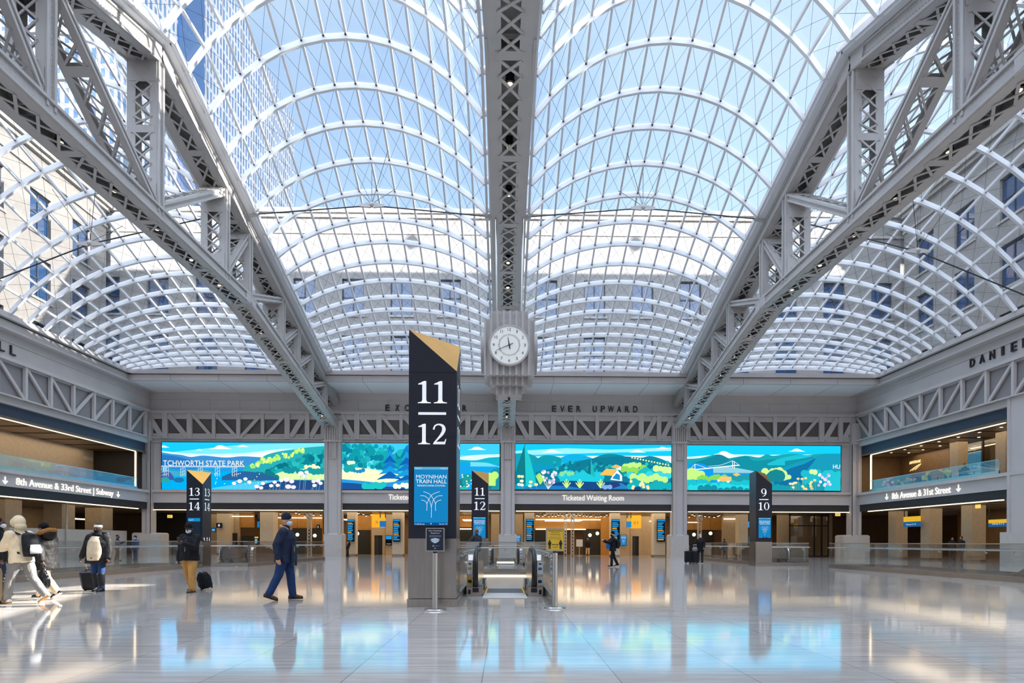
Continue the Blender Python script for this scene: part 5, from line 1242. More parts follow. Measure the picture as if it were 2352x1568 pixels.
info('black wall sign with a white figure near the lattice column', 729, 734, 1207, 1215, 57, [(0,1,0,1,(14,18,24)),(.35,.65,.2,.8,(230,236,240))], 'restroom_sign')
info('blue shop sign beside the left pylon', 488, 496, 1215, 1223, 55, [(0,1,0,1,(24,110,170)),(.1,.9,.4,.6,(200,220,235))], 'wall_sign')
# hanging blade signs
for a, b, y0, y1, Y, l, cs in ((872,886,1175,1211,54,'hanging sign with yellow and blue arrows left of the tall pylon',((236,190,60),(40,120,190))), (1439,1450,1175,1210,54,'hanging blue sign right of the person with a phone',((236,180,60),(40,140,210))), (591,596,1175,1213,55,'thin hanging blade sign seen edge on near the left pillar',((30,34,40),(40,120,180))), (1717,1721,1175,1209,55,'thin hanging blade sign left of the nine and ten pylon',((30,34,40),(60,150,210)))):
    x0, x1 = PX(a, Y), PX(b, Y); t = thing('hanging_sign', l, 'sign', (x0, Y, 0)); w = x1-x0
    m = MB(); m.box(0, .08, 0, .1, PZ(y1, Y), 3.87); m.box(w-.08, w, 0, .1, PZ(y1, Y), 3.87); m.build('hanger', BLACKM, t)
    m = MB(); zm = PZ(y1, Y); m.box(.0, w, -.02, 0, zm, zm+.55, 0, rgb(*cs[1])); m.box(.0, w, -.02, 0, zm+.55, zm+.85, 0, rgb(*cs[0])); m.build('panel', SIGNSCR, t)
# elevators
for a, b, Y, num, l in ((854,885,56.8,'16  15','elevator with an amber header left of the tall pylon'), (1447,1472,56.8,'10  9','elevator with an amber header right of the person with a phone')):
    x0, x1 = PX(a, Y), PX(b, Y); w = x1-x0; t = thing('elevator', l, 'elevator', (x0, Y, 0))
    m = MB(); m.box(0, w, -.1, .2, PZ(1212, Y), 3.86); m.build('amber_header', pbr('amber lit header', rgb(226,168,40), .4, emit=rgb(236,160,30), es=.35) if 'amber lit header' not in MATS else MATS['amber lit header'], t)
    m = MB(); put_text(m, num, (w*.32, -.105, PZ(1203, Y)), (1,0,0), (0,0,1), w*.4, .3, .02); m.build('numerals', BLACKM, t)
    m = MB(); m.box(0, w*.2, -.1, .2, 0, PZ(1212, Y)); m.box(w*.8, w, -.1, .2, 0, PZ(1212, Y)); m.box(w*.2, w*.8, -.1, .2, PZ(1230, Y), PZ(1212, Y)); m.build('surround', TANW, t)
    for k in range(2):
        m = MB(); m.box(w*(.21+.3*k), w*(.49+.3*k), .02, .08, 0, PZ(1230, Y)); m.build('door', BLACKM if k else CLAMP, t)
# latticed posts of the old sorting room
for a, b, Y, l in ((705,715,55,'latticed old steel post behind the man in the blue jacket'), (1295,1302,57,'thinner latticed steel post in the waiting room'), (1311,1319,54,'latticed steel post in the middle of the waiting room opening'), (1603,1612,55,'dark latticed steel post behind the person with suitcases')):
    x0, x1 = PX(a, Y), PX(b, Y); w = x1-x0; t = thing('lattice_post', l, 'post', ((x0+x1)/2, Y, 0)); m = MB()
    for s in (-1, 1): m.box(s*w/2, s*(w/2-.06), 0, .2, 0, 3.86)
    for k in range(12):
        z = .1+k*.31; m.bar((-w/2+.03,-.01,z), (w/2-.03,-.01,z+.31), .05, .03, (0,1,0)); m.bar((w/2-.03,-.015,z), (-w/2+.03,-.015,z+.31), .05, .03, (0,1,0))
    m.build('lacing', LIGHTG if l[0] == 't' and 0 else STEEL, t); m = MB(); m.box(-w/2-.05, w/2+.05, -.03, .22, 3.3, 3.86); m.build('cap', STEEL, t)
# light frames and strips on the concourse ceiling
for a, b, Y, l in ((1255,1338,56,'rectangular pendant light frame in the waiting room'), (1062,1082,56,'rectangular pendant light frame behind the tall pylon'), (783,797,56,'pendant light frame left of the first departure board'), (1500,1503,57,'pendant light frame behind the right departure board')):
    x0, x1 = PX(a, Y), PX(b, Y); z = 3.28; t = thing('pendant_light', l, 'lamp', (x0, Y, z)); w = x1-x0; m = MB()
    for q in ((0,w,0,.09),(0,w,2.4,2.49),(0,.09,0,2.49),(w-.09,w,0,2.49)): m.box(q[0], q[1], q[2], q[3], 0, .07)
    m.build('light_frame', LEDW2, t); m = MB()
    for x in (.1, w-.1): m.tube([(x,.05,.07),(x,.05,.58)], .01, 4); m.tube([(x,2.4,.07),(x,2.4,.58)], .01, 4)
    m.build('suspension', CLAMP, t)
def strip(label, bx): led('led_strip', label, [bx])
strip('warm light strip washing the amber wall of the waiting room', (PX(1230,59.7), PX(1385,59.7), 59.5, 59.7, 3.45, 3.55)); strip('lower warm light strip on the waiting room wall', (PX(1230,59.8), PX(1345,59.8), 59.7, 59.8, PZ(1216,59.8), PZ(1213.5,59.8)))
strip('warm light strip on the wall behind the bald head', (PX(1056,58.8), PX(1084,58.8), 58.6, 58.8, PZ(1216,58.8), PZ(1213.5,58.8))); strip('warm light lines behind the person with suitcases', (PX(1578,59), PX(1602,59), 58.6, 58.8, 3.2, 3.28))
strip('warm light strip washing the wall between the elevators on the left', (PX(640,58.8), PX(740,58.8), 58.6, 58.8, 3.5, 3.58)); strip('warm light strip on the wall by the right pylon', (PX(1662,57.8), PX(1735,57.8), 57.7, 57.8, 3.5, 3.6)); strip('warm light strip above the first amber panel', (PX(500,56.8), PX(582,56.8), 56.7, 56.8, 3.55, 3.62))
# spot lamps on the ceiling
spot0 = None; R = random.Random(3); cnt = {}
for (a, b, n, where) in ((640,742,9,'behind the man in the blue jacket'), (1230,1400,24,'over the waiting room'), (1578,1660,10,'behind the person with suitcases'), (786,860,7,'left of the tall pylon')):
    for i in range(n):
        Y = 52+R.random()*6; x = PX(a+(b-a)*(i+R.random()*.6)/n, Y)
        if spot0 is None:
            t = thing('spot_lamp', 'x', 'lamp'); m = MB(); m.tube([(0,0,-.16),(0,0,0)], .06, 8); m.build('can', BLACKM, t); m = MB(); m.tube([(0,0,-.20),(0,0,-.16)], .075, 8); m.build('lens', LAMPW, t); spot0 = o = t
        else: o = copy_tree(spot0)
        o.location = (x, Y, 3.86); o['label'] = 'small round ceiling spot lamp ' + where; o['group'] = 'ceiling spot lamps ' + where
# glowing globe lamps of the bar
for i, (px_, py_) in enumerate(((1372,1224),(1355,1228),(683,1229),(723,1231),(1594,1226),(1632,1223),(821,1226))):
    x, z = pix(px_, py_, 58.0); t = thing('globe_lamp', 'glowing round wall lamp, %s' % ('right one of two in the waiting room', 'left one of two in the waiting room', 'left one of two behind the man in the blue jacket', 'right one of two behind the man in the blue jacket', 'left one of two behind the person with suitcases', 'right one of two behind the person with suitcases', 'behind the first departure board')[i], 'lamp', (x, 58, z))
    m = MB(); m.ball((0,0,0), .17); m.build('globe', LAMPW, t, True); m = MB(); m.tube([(0,.0,.15),(0,.0,3.86-z)], .012, 5); m.build('stem', CLAMP, t)
def exit_sign(label, px_, py_, Y, w=.42):
    x, z = pix(px_, py_, Y); t = thing('exit_sign', label, 'sign', (x, Y, z)); m = MB(); m.box(-w/2, w/2, -.03, .03, -.13, .13); m.build('lit_panel', EXITY, t)
    m = MB(); m.box(-.02, .02, -.02, .02, .13, 3.87-z); m.build('hanger', BLACKM, t); m = MB(); put_text(m, 'EXIT', (-w*.36,-.036,-.07), (1,0,0), (0,0,1), w*.72, .14, .02); m.build('lettering', DARKM, t)
exit_sign('amber lit exit sign at the left end of the back wall', 390, 1188, 53); exit_sign('amber lit exit sign at the right end of the back wall', 1924, 1179, 52)
# standing poster in the waiting room
x = PX(1331, 54); t = thing('poster_stand', 'small white poster stand inside the waiting room', 'sign', (x, 54, 0)); m = MB(); m.box(-.29, .29, -.02, .02, .85, 1.5); m.build('poster', pbr('white poster', rgb(222,216,206), .5), t); m = MB(); m.box(-.03, .03, .02, .05, 0, 1.2); m.box(-.2, .2, -.15, .2, 0, .03); m.build('stand', POLE, t)
# warm lamps of the concourse
for x, p in ((-23,210),(-11.5,360),(0,260),(11,400),(22,130)): area('concourse_lamp', (x, 55.6, 3.82), 11, 9, p, (1.0,.78,.50))

# ---------------------------------------------------------------- rooms behind the side walls
mb = MB()
mb.box(XL-3.8, XL-3.5, 18, YB, 5.2, 8.44); mb.box(XL-3.8, XL-.1, YB-.1, YB+.2, 5.2, 8.44)
mb.box(XL-9, XL-8.7, 18, YB+.5, 0, 3.87)
struct('wall_left_inner', mb, TANW)
mb = MB(); mb.box(XR+3.6, XR+3.9, 44.5, YB, 5.2, 8.44); mb.box(XR+6.5, XR+6.8, 18, YB, 5.2, 8.44); mb.box(XR+.1, XR+6.8, YB-.1, YB+.2, 5.2, 8.44); mb.box(XR+9, XR+9.3, 18, YB+.5, 0, 3.87); mb.box(XR+3.6, XR+6.5, 44.3, 44.5, 5.2, 8.44)
struct('wall_right_inner', mb, BROWNW)
mb = MB(); mf = MB()
for s, X in ((-1, XL), (1, XR)):
    mf.box(X+s*.05, X+s*7, 18, YB, 5.1, 5.25); mb.box(X+s*.05, X+s*7, 18, YB, 8.44, 8.6)
    for k in range(12): mb.box(X+s*.6, X+s*3.5, 21+k*2.4, 21.35+k*2.4, 8.43, 8.45, 1)
struct('floor_mezzanine', mf, TANW)
tag(mb.build('ceiling_mezzanine', [CEILM, DARKM]), kind='structure')
mb = MB(); mb.box(XL-3.5, XL-.02, 48.25, 48.4, 5.25, 8.44); mb.box(XL-3.52, XL-.3, 46.8, 46.9, 5.25, 5.3); struct('wall_left_end', mb, DARKM)
balustrade('glass balcony balustrade of the left mezzanine', [(XL+.12,20),(XL+.12,48.0)], seg=2.4, top=.86, handrail=False); bal1 = COL.objects[-1]
for o in list(COL.objects):
    if o.parent is None and o.get('label') == 'glass balcony balustrade of the left mezzanine': o.location.z = 5.40
balustrade('glass balcony balustrade of the right mezzanine', [(XR-.12,35.3),(XR-.12,48.0)], seg=2.4, top=.86, handrail=False)
for o in list(COL.objects):
    if o.parent is None and o.get('label') == 'glass balcony balustrade of the right mezzanine': o.location.z = 5.40
GOLDL = emis('warm gold lit letters', (1.0,.70,.30,1), 1.25)
# lit railway company sign on the lounge wall
t = thing('lit_wall_sign', 'glowing gold letters over three sweeping strokes on the right mezzanine wall', 'sign', (XR+3.58, 48.6, 7.15))
m = MB(); put_text(m, 'AMTRAK', (-.02, 0, .56), (0,-1,0), (0,0,1), 1.35, .22, .02, thick=.05); m.build('lettering', GOLDL, t)
m = MB()
for k in range(3):
    vs, fs = ribbon([(.05+.42*k, .0+.02*k),(.55+.33*k, .22),(1.25+.22*k, .48),(1.85, .62)], [.10,.09,.07,.04]); m.add([(-.03, -a*.74, b*.74) for a, b in vs], fs)
m.build('rail_strokes', GOLDL, t)
words_mb = MB(); put_text(words_mb, 'FORWARD', (XL-3.48, 47.0, 7.55), (0,1,0), (0,0,1), 1.15, .32, .02, thick=.03)
tag(words_mb.build('wall_lettering', LIGHTG), 'pale letters FORWARD on the left mezzanine wall', 'lettering')
# tables and chairs along the right mezzanine railing
def mezz_chair(y, x, rz, label):
    t = thing('cafe_chair', label, 'chair', (x, y, 5.25), rz); m = MB(); m.box(-.24,.24,-.24,.24,.44,.48); m.build('seat', BLACKM, t); m = MB(); m.box(-.24,.24,.22,.26,.5,.95); m.build('backrest', BLACKM, t)
    for sx in (-1,1):
        for sy in (-1,1): m = MB(); m.tube([(sx*.21,sy*.21,0),(sx*.2,sy*.2,.46)], .016, 6); m.build('leg', BLACKM, t)
def mezz_table(y, x, label):
    t = thing('cafe_table', label, 'table', (x, y, 5.25)); m = MB(); m.tube([(0,0,.72),(0,0,.75)], .42, 20); m.build('tabletop', TANW, t); m = MB(); m.tube([(0,0,.02),(0,0,.72)], .04, 8); m.build('leg', BLACKM, t); m = MB(); m.tube([(0,0,0),(0,0,.03)], .25, 16); m.build('foot', BLACKM, t)
for y, nm in ((45.2,'farthest'),(42.2,'middle'),(38.9,'nearest')):
    mezz_table(y, XR+1.2, 'round cafe table behind the right balcony glass, the %s of three' % nm); mezz_chair(y+.75, XR+1.2, 0, 'black cafe chair beyond the %s cafe table on the right balcony' % nm); mezz_chair(y-.75, XR+1.2, PI, 'black cafe chair on the near side of the %s cafe table on the right balcony' % nm)
# glazed lounge front and posts on the right mezzanine
t = thing('glazed_partition', 'lounge glass wall with dark posts behind the right balcony', 'glass wall', (XR+3.7, 35, 5.25)); m = MB()
for y in (0, 1.6, 4.6, 6.2, 9.2): m.box(-.06, .06, y, y+.12, 0, 3.19)
m.build('frame', BLACKM, t); m = MB(); m.box(-.01, .01, 0, 9.2, 0, 3.19); m.build('glass', SHOPGL, t)
for y in (37.6, 41.6): tag(MB().box(XR+2.2, XR+2.9, y, y+.8, 5.25, 8.44).build('mezzanine_pillar', TANW), 'square pillar on the right mezzanine, %s' % ('nearer one by the photo edge' if y < 40 else 'farther one'), 'pillar')
led('led_strip', 'warm ceiling line inside the right mezzanine lounge', [(XR+5.2, XR+5.3, 36, 48, 8.3, 8.36)])
dl = None; nd = 0
for y in (36.5, 38.2, 40, 41.8, 43.6, 45.4, 47):
    for x in (XR+1.0, XR+2.4):
        if dl is None: dl = o = thing('recessed_light', 'x', 'lamp'); m = MB(); m.tube([(0,0,-.03),(0,0,.0)], .09, 12); m.build('lens', LAMPW, o); m = MB(); m.tube([(0,0,-.02),(0,0,.0)], .12, 12); m.build('trim_ring', CEILM, o)
        else: o = copy_tree(dl)
        o.location = (x, y, 8.43); o['label'] = 'small recessed light in the right mezzanine ceiling'; o['group'] = 'recessed lights of the right mezzanine'
area('mezzanine_lamp', (XR+2.2, 46, 8.40), 2.5, 4, 50, (1,.78,.5)); area('mezzanine_lamp', (XR+2.2, 40, 8.40), 3, 8, 80, (1,.8,.55)); area('mezzanine_lamp', (XL-1.8, 40, 8.35), 3, 14, 150, (1,.80,.56))
# ground floor behind the side walls
def sidepillar(x, y, l, w=.95): 
    t = thing('pillar', l, 'pillar', (x, y, 0)); m = MB(); m.box(-w/2, w/2, -w/2, w/2, 0, 3.87); m.build('shaft', TANW, t); m = MB(); m.box(-w/2-.006, w/2+.006, -w/2-.006, w/2+.006, 0, .15); m.build('skirting', INOX, t)
for i, y in enumerate((36.4, 40.2, 44.2, 48.0)): sidepillar(XR+2.2, y, '%s tan pillar in the concourse behind the right balustrade' % ('nearest', 'second nearest', 'third nearest', 'farthest')[i])
for i, y in enumerate((34.0, 38.6, 43.4, 47.6)): sidepillar(XL-2.6, y, '%s dim pillar in the concourse behind the left balustrade' % ('nearest', 'second nearest', 'third nearest', 'farthest')[i], 1.3)
mb = MB(); mb.box(XL-1.6, XL-1.3, 37.5, 49, 0, 2.05); tag(mb.build('low_wall', LIGHTG), 'low pale wall under the left wall sign', 'wall')
tag(MB().tube([(XL-1.2, 42.2, 0),(XL-1.2, 42.2, 3.87)], .06, 10).build('white_post', LIGHTG), 'thin pale post standing by the low wall on the left', 'post')
led('led_strip', 'warm light in a niche behind the low wall on the left', [(XL-4.2, XL-4.1, 46.5, 48.5, 2.9, 3.0)])
for a, b, y0, y1, X, l in ((2075,2113,1184,1205,XR+1.4,'hanging yellow and blue direction sign, left of two on the right'), (2270,2316,1190,1204,XR+1.4,'hanging yellow and blue direction sign, right of two on the right')):
    ya, za = pixX(a, y0, X); yb_, zb = pixX(b, y1, X); t = thing('hanging_sign', l, 'sign', (X, ya, 0)); h0 = zb-.02; h1 = za; Lg = ya-yb_
    m = MB(); m.box(.0, .06, -Lg, 0, h0, (h0+h1)/2, 0, rgb(34,96,150)); m.box(.0, .06, -Lg, 0, (h0+h1)/2, h1, 0, rgb(236,184,50)); put_text(m, 'Subway A C E', (-.005, -.3, h0+.10), (0,-1,0), (0,0,1), Lg*.6, .14, 0, rgb(240,244,248)); m.build('panel', SIGNSCR, t)
    m = MB(); m.box(.01, .05, -.08, -.02, h1, 3.87); m.box(.01, .05, -Lg+.02, -Lg+.08, h1, 3.87); m.build('hanger', BLACKM, t)
yE, zE = pixX(2246, 1153, XR+.8); t = thing('exit_sign', 'amber box sign under the ceiling on the right', 'sign', (XR+.8, yE, 3.62)); m = MB(); m.box(-.04,.04,-.18,.18,-.12,.12); m.build('lit_panel', EXITY, t); m = MB(); m.box(-.01,.01,-.02,.02,.12,.25); m.build('hanger', BLACKM, t)
area('concourse_lamp', (XR+4, 38, 3.82), 7, 12, 150, (1,.84,.62)); area('concourse_lamp', (XR+4, 46, 3.82), 7, 6, 70, (1,.8,.55)); area('concourse_lamp', (XL-4, 36, 3.82), 7, 10, 60, (1,.8,.55)); area('concourse_lamp', (XL-4, 46, 3.82), 7, 6, 60, (1,.8,.55))
# ---------------------------------------------------------------- people
from mathutils import noise
def fuse(mb, vox, fold=0.0, fscale=14.0, smooth=2):
    """melt overlapping closed pieces into one continuous surface"""
    o = bpy.data.objects.new('tmp', mb.mesh('tmp', RIB)); COL.objects.link(o)
    r = o.modifiers.new('r', 'REMESH'); r.mode = 'VOXEL'; r.voxel_size = vox
    if smooth: q = o.modifiers.new('s', 'SMOOTH'); q.iterations = smooth; q.factor = .5
    dg = bpy.context.evaluated_depsgraph_get(); me = bpy.data.meshes.new_from_object(o.evaluated_get(dg))
    bpy.data.objects.remove(o)
    if fold:
        ns = [v.normal.copy() for v in me.vertices]
        for v, n in zip(me.vertices, ns):
            p = v.co; d = noise.noise(V(p.x*fscale, p.y*fscale, p.z*fscale*.55)) + .5*noise.noise(V(p.x*fscale*2.3+5, p.y*fscale*2.3, p.z*fscale*1.2))
            v.co = p + n*d*fold
    me.polygons.foreach_set('use_smooth', [True]*len(me.polygons)); me.materials.clear(); return me
def etube(mb, pts, rs, xax=(1,0,0), n=16):
    """closed loft of elliptic rings; rs: (half width along xax, half depth)"""
    pts = [Vector(p) for p in pts]; m = len(pts); vs = []; X0 = Vector(xax)
    for i, p in enumerate(pts):
        a = (pts[min(i+1,m-1)]-pts[max(i-1,0)]).normalized(); x = (X0-a*X0.dot(a)).normalized(); y = a.cross(x)
        for k in range(n): t = 2*PI*k/n; vs.append(p+x*math.cos(t)*rs[i][0]+y*math.sin(t)*rs[i][1])
    fs = [tuple(range(n))[::-1], tuple(n*(m-1)+k for k in range(n))]
    for i in range(m-1):
        for k in range(n): fs.append((n*i+k, n*i+(k+1)%n, n*i+n+(k+1)%n, n*i+n+k))
    mb.add(vs, fs)
def capsule(mb, pts, rs):
    mb.tube(pts, rs, 12)
    for p, r in zip(pts, rs): mb.ball(p, r, nu=12, nv=8)
CM = {}
def cloth(name, c, rough=.85, bump=.25, scale=60): 
    if name not in CM: CM[name] = pbr(name, c, rough, bump=bump, bscale=scale, vary=.10, vscale=9, spec=.25)
    return CM[name]
SKIN = {'dark': pbr('deep brown skin', rgb(96,62,46), .5), 'mid': pbr('brown skin', rgb(150,104,78), .5), 'light': pbr('light skin', rgb(214,164,136), .5)}
EYE = pbr('eye', rgb(18,14,12), .2)
class Rig:
    def __init__(s, h, legs, arms, lean=0, twist=0, bend=0, headyaw=0, headpitch=0, fat=1.0):
        k = s.k = h/1.76; R = math.radians; s.fat = fat; s.h = h
        def rot(v, fx, ab=0):                                        # swing a down-vector: forward by fx, outwards (x) by ab
            v = Matrix.Rotation(R(fx), 3, 'X') @ Vector(v); return Matrix.Rotation(R(ab), 3, 'Y') @ v
        s.legs = []
        for sd, (th, kn, ft) in zip((-1, 1), legs):
            hip = V(sd*.092*k, 0, 0); knee = hip+rot((0,0,-.43*k), th, -sd*2); ank = knee+rot((0,0,-.42*k), th-kn, -sd*1)
            toe = ank+rot((0,.17*k,-.055*k), ft); heel = ank+rot((0,-.055*k,-.055*k), ft); s.legs.append([hip, knee, ank, toe, heel])
        low = min(min(p.z for p in L[3:])-.025*k for L in s.legs); up = V(0, 0, -low)
        s.legs = [[p+up for p in L] for L in s.legs]; s.pel = up.copy()
        L = Matrix.Rotation(-R(lean), 3, 'X'); Tw = Matrix.Rotation(R(twist), 3, 'Z')
        T = lambda x, y, z: s.pel + L @ (Tw @ V(x*k, y*k, z*k)) if z > .15 else s.pel + L @ V(x*k, y*k, z*k)
        s.T = T; s.spine = [T(0,0,-.06), T(0,0,.06), T(0,.005,.2), T(0,.01,.34), T(0,0,.46), T(0,-.01,.52)]
        s.xax = Tw @ V(1,0,0); s.arms = []
        for sd, (fl, ab, el, inn) in zip((-1, 1), arms):
            sh = T(sd*.185*math.sqrt(fat), -.005, .455); d = rot((0,0,-1), fl, -sd*ab); M = L @ Tw; elb = sh+M @ d*.29*k
            f = Matrix.Rotation(R(fl+el), 3, 'X') @ V(0,0,-1); f = Matrix.Rotation(R(-sd*ab), 3, 'Y') @ f; f = Matrix.Rotation(R(sd*inn), 3, 'Z') @ f
            wr = elb+M @ f*.26*k; s.arms.append([sh, elb, wr, (M @ f).normalized()])
        s.neck = T(0, -.005, .54); Hm = L @ Tw @ Matrix.Rotation(R(headyaw), 3, 'Z') @ Matrix.Rotation(R(-headpitch), 3, 'X')
        s.Hm = Hm; s.hc = s.neck + Hm @ V(0, .015*k, .155*k)
    def head(s, x, y, z): return s.hc + s.Hm @ V(x*s.k, y*s.k, z*s.k)
def hand(mb, R, i, curl=.6):
    sh, el, wr, f = R.arms[i]; k = R.k; sd = -1 if i == 0 else 1
    side = V(0,0,1).cross(f); side = side.normalized() if side.length > .1 else V(1,0,0)
    w = f.cross(V(sd,0,0)); w = w.normalized() if w.length > .2 else V(0,1,0)    # across the knuckles
    nrm = f.cross(w).normalized(); 
    if nrm.x*sd > 0: nrm = -nrm                                       # palm faces the body
    pc = wr+f*.045*k
    etube(mb, [wr-f*.03*k, wr+f*.01*k, wr+f*.05*k, wr+f*.085*k], [(.026*k,.02*k),(.032*k,.018*k),(.040*k,.017*k),(.036*k,.014*k)], w, 10)
    for j, (o, ln) in enumerate(((-.030,.068),(-.010,.078),(.010,.072),(.030,.056))):
        b = wr+f*.08*k+w*o*k; a = curl*.7; d1 = (f*math.cos(a)+nrm*math.sin(a)); d2 = (f*math.cos(a*2.2)+nrm*math.sin(a*2.2))
        p1 = b+d1*ln*.45*k; p2 = p1+d2*ln*.55*k; capsule(mb, [b, p1, p2], [.0098*k,.0092*k,.008*k])
    tb = wr+f*.03*k+w*.030*k; t1 = tb+(w*.5+f*.6+nrm*.35).normalized()*.038*k; t2 = t1+(f*.85+nrm*.5).normalized()*.032*k; capsule(mb, [tb, t1, t2], [.013*k,.011*k,.009*k])
def base_body(R, vox, skin):
    m = MB(); k = R.k
    etube(m, R.spine, [(.15*k,.10*k),(.155*k,.105*k),(.135*k,.09*k),(.15*k,.10*k),(.15*k,.08*k),(.07*k,.06*k)], R.xax)
    capsule(m, [R.spine[-1]-V(0,0,.03*k), R.neck, R.head(0,-.01,-.07)], [.06*k,.055*k,.052*k])
    Hm = Matrix.Translation(R.hc) @ R.Hm.to_4x4()
    h = MB(); h.ball((0,-.005*k,.02*k), .076*k, .096*k, .105*k, 20, 14); h.ball((0,.028*k,-.055*k), .055*k, .062*k, .062*k, 16, 10); h.ball((0,.05*k,-.09*k), .028*k, .03*k, .022*k)
    capsule(h, [V(0,.085*k,.005*k), V(0,.105*k,-.032*k)], [.011*k,.016*k]); h.ball((0,.09*k,-.068*k), .022*k,.012*k,.010*k)
    for sd in (-1, 1): h.ball((sd*.078*k,-.005*k,-.01*k), .012*k,.022*k,.034*k); h.ball((sd*.032*k,.083*k,.022*k), .022*k,.014*k,.008*k)
    m.merge(h, Hm)
    for i in (0, 1):
        sh, el, wr, f = R.arms[i]; capsule(m, [sh, el, wr], [.052*k,.040*k,.027*k]); hand(m, R, i)
    for L in R.legs: capsule(m, [L[0], L[1], L[2]], [.085*k,.055*k,.038*k]); capsule(m, [L[2], L[3]], [.038*k,.03*k])
    me = fuse(m, vox, 0, smooth=1)
    me.materials.append(SKIN[skin]); me.materials.append(EYE)
    return me
def put(me, name, mats, parent):
    for m in (mats if isinstance(mats, (list, tuple)) else [mats]): me.materials.append(m)
    o = bpy.data.objects.new(name, me); COL.objects.link(o); o.parent = parent; return o
def person(label, pos, yaw, h, legs, arms, skin='mid', top=None, pants=None, shoes=None, vox=.012, group=None, **kw):
    R = Rig(h, legs, arms, **kw); k = R.k
    t = thing('person', label, 'person', (pos[0], pos[1], 0), math.radians(yaw), group)
    b = base_body(R, max(.008, vox*.75), skin); o = bpy.data.objects.new('body', b); COL.objects.link(o); o.parent = t
    e = MB(); Hm = Matrix.Translation(R.hc) @ R.Hm.to_4x4(); q = MB()
    for sd in (-1, 1): q.ball((sd*.031*k,.088*k,.008*k), .011*k,.008*k,.007*k, 8, 6)
    e.merge(q, Hm).build('eyes', EYE, t, True)
    if pants:
        nm, mat, w = pants; m = MB()
        etube(m, R.spine[:2]+[R.spine[1]+V(0,0,.07*k)], [(.165*k*R.fat,.125*k*R.fat),(.165*k*R.fat,.125*k*R.fat),(.155*k*R.fat,.115*k*R.fat)], (1,0,0))
        for L in R.legs: capsule(m, [L[0]+V(0,0,.02*k), L[0]*.5+L[1]*.5, L[1], L[1]*.5+L[2]*.5, L[2]+V(0,0,.01)], [.105*k*R.fat, .092*k*w, .075*k*w, .072*k*w, .066*k*w])
        put(fuse(m, vox, .007, 15), nm, mat, t)
    if shoes:
        nm, mat, sole = shoes
        for L in R.legs:
            m = MB(); hl, toe = L[4], L[3]; d = (toe-hl); u = V(0,0,1)
            capsule(m, [hl+u*.02*k, hl+d*.5+u*.022*k, toe+u*.005*k], [.042*k,.043*k,.036*k]); capsule(m, [L[2]+V(0,0,.05*k), hl+d*.25+u*.03*k], [.048*k,.045*k]); capsule(m, [hl+d*.3+u*.05*k, toe-d*.15+u*.01*k], [.04*k,.036*k])
            so = put(fuse(m, .009, 0), nm, mat, t)
            s = MB(); n_ = V(-d.y, d.x, 0).normalized() if abs(d.x)+abs(d.y) > 1e-4 else V(1,0,0); n_ = V(1,0,0); dn = d.normalized(); un = n_.cross(dn).normalized(); 
            if un.z < 0: un = -un
            base = [hl-dn*.03*k-un*.025*k, toe+dn*.035*k-un*.028*k]
            pts = [base[0]+n_*.03*k, base[0]*.4+base[1]*.6+n_*.044*k, base[1]+n_*.02*k, base[1]-n_*.02*k, base[0]*.4+base[1]*.6-n_*.044*k, base[0]-n_*.03*k]
            s.prism(pts, un*.022*k); s.build('sole', sole, so)
    if top: top(R, t, vox)
    return R, t
def jacket(name, mat, hem=.10, loose=1.0, sleeve=1.0, collar=True, flare=1.0, fold=.008, depth=1.0, opened=False):
    def f(R, t, vox):
        k = R.k; m = MB(); F = R.fat*loose
        z0 = -hem; T = R.T
        etube(m, [T(0,0,z0), T(0,0,z0*.4), T(0,0,.08), T(0,.005,.2), T(0,.01,.33), T(0,0,.44), T(0,-.01,.51), T(0,-.01,.54)],
              [(.19*k*F*flare,.145*k*F*depth*flare),(.185*k*F*flare,.14*k*F*depth*flare),(.175*k*F,.13*k*F*depth),(.175*k*F,.13*k*F*depth),(.19*k*F,.135*k*F*depth),(.195*k*math.sqrt(F),.11*k*F),(.10*k,.08*k),(.075*k,.07*k)], R.xax, 20)
        for sh, el, wr, d in R.arms: capsule(m, [sh, sh*.5+el*.5, el, el*.5+wr*.5, wr-d*.0], [.082*k*sleeve, .074*k*sleeve, .066*k*sleeve, .058*k*sleeve, .048*k*sleeve])
        if collar: capsule(m, [R.spine[-1]-V(0,0,.01*k), R.neck+V(0,0,.02*k)], [.085*k, .078*k])
        me = fuse(m, vox, fold, 13); put(me, name, mat, t)
    return f
def ptn(R, t, name, mat, fn, vox=.010, fold=0.0):
    m = MB(); fn(m); return put(fuse(m, vox, fold), name, mat, t)
def headpart(R, t, name, mat, fn, vox=.008):
    h = MB(); fn(h, R.k); m = MB().merge(h, Matrix.Translation(R.hc) @ R.Hm.to_4x4()); return put(fuse(m, vox), name, mat, t)
def mask(R, t, mat): headpart(R, t, 'face_mask', mat, lambda h, k: (h.ball((0,.046*k,-.050*k), .066*k,.070*k,.060*k, 16, 12)))
def beanie(R, t, mat, name='knit_cap', z=.045): headpart(R, t, name, mat, lambda h, k: (h.ball((0,-.014*k,.068*k), .088*k,.104*k,.098*k, 18, 12), h.tube([(0,-.008*k,.02*k),(0,-.008*k,.062*k)], [.088*k,.090*k], 18)))
WMASK = cloth('pale blue face mask', rgb(206,218,228), .8, 0); BMASK = cloth('black fabric', rgb(20,20,24)); 
DENIM = cloth('dark denim', rgb(38,62,104), .8, .2); BLKC = cloth('black coat fabric', rgb(24,24,28), .75); PARKA = cloth('black quilted parka', rgb(32,30,30), .6, .5, 14)
TANP = cloth('tan work trousers', rgb(196,146,82)); CREAM = cloth('cream sweatshirt', rgb(226,206,172)); OATK = cloth('oatmeal knit cardigan', rgb(204,186,160)); NAVYJ = cloth('navy jacket', rgb(32,42,66), .65)
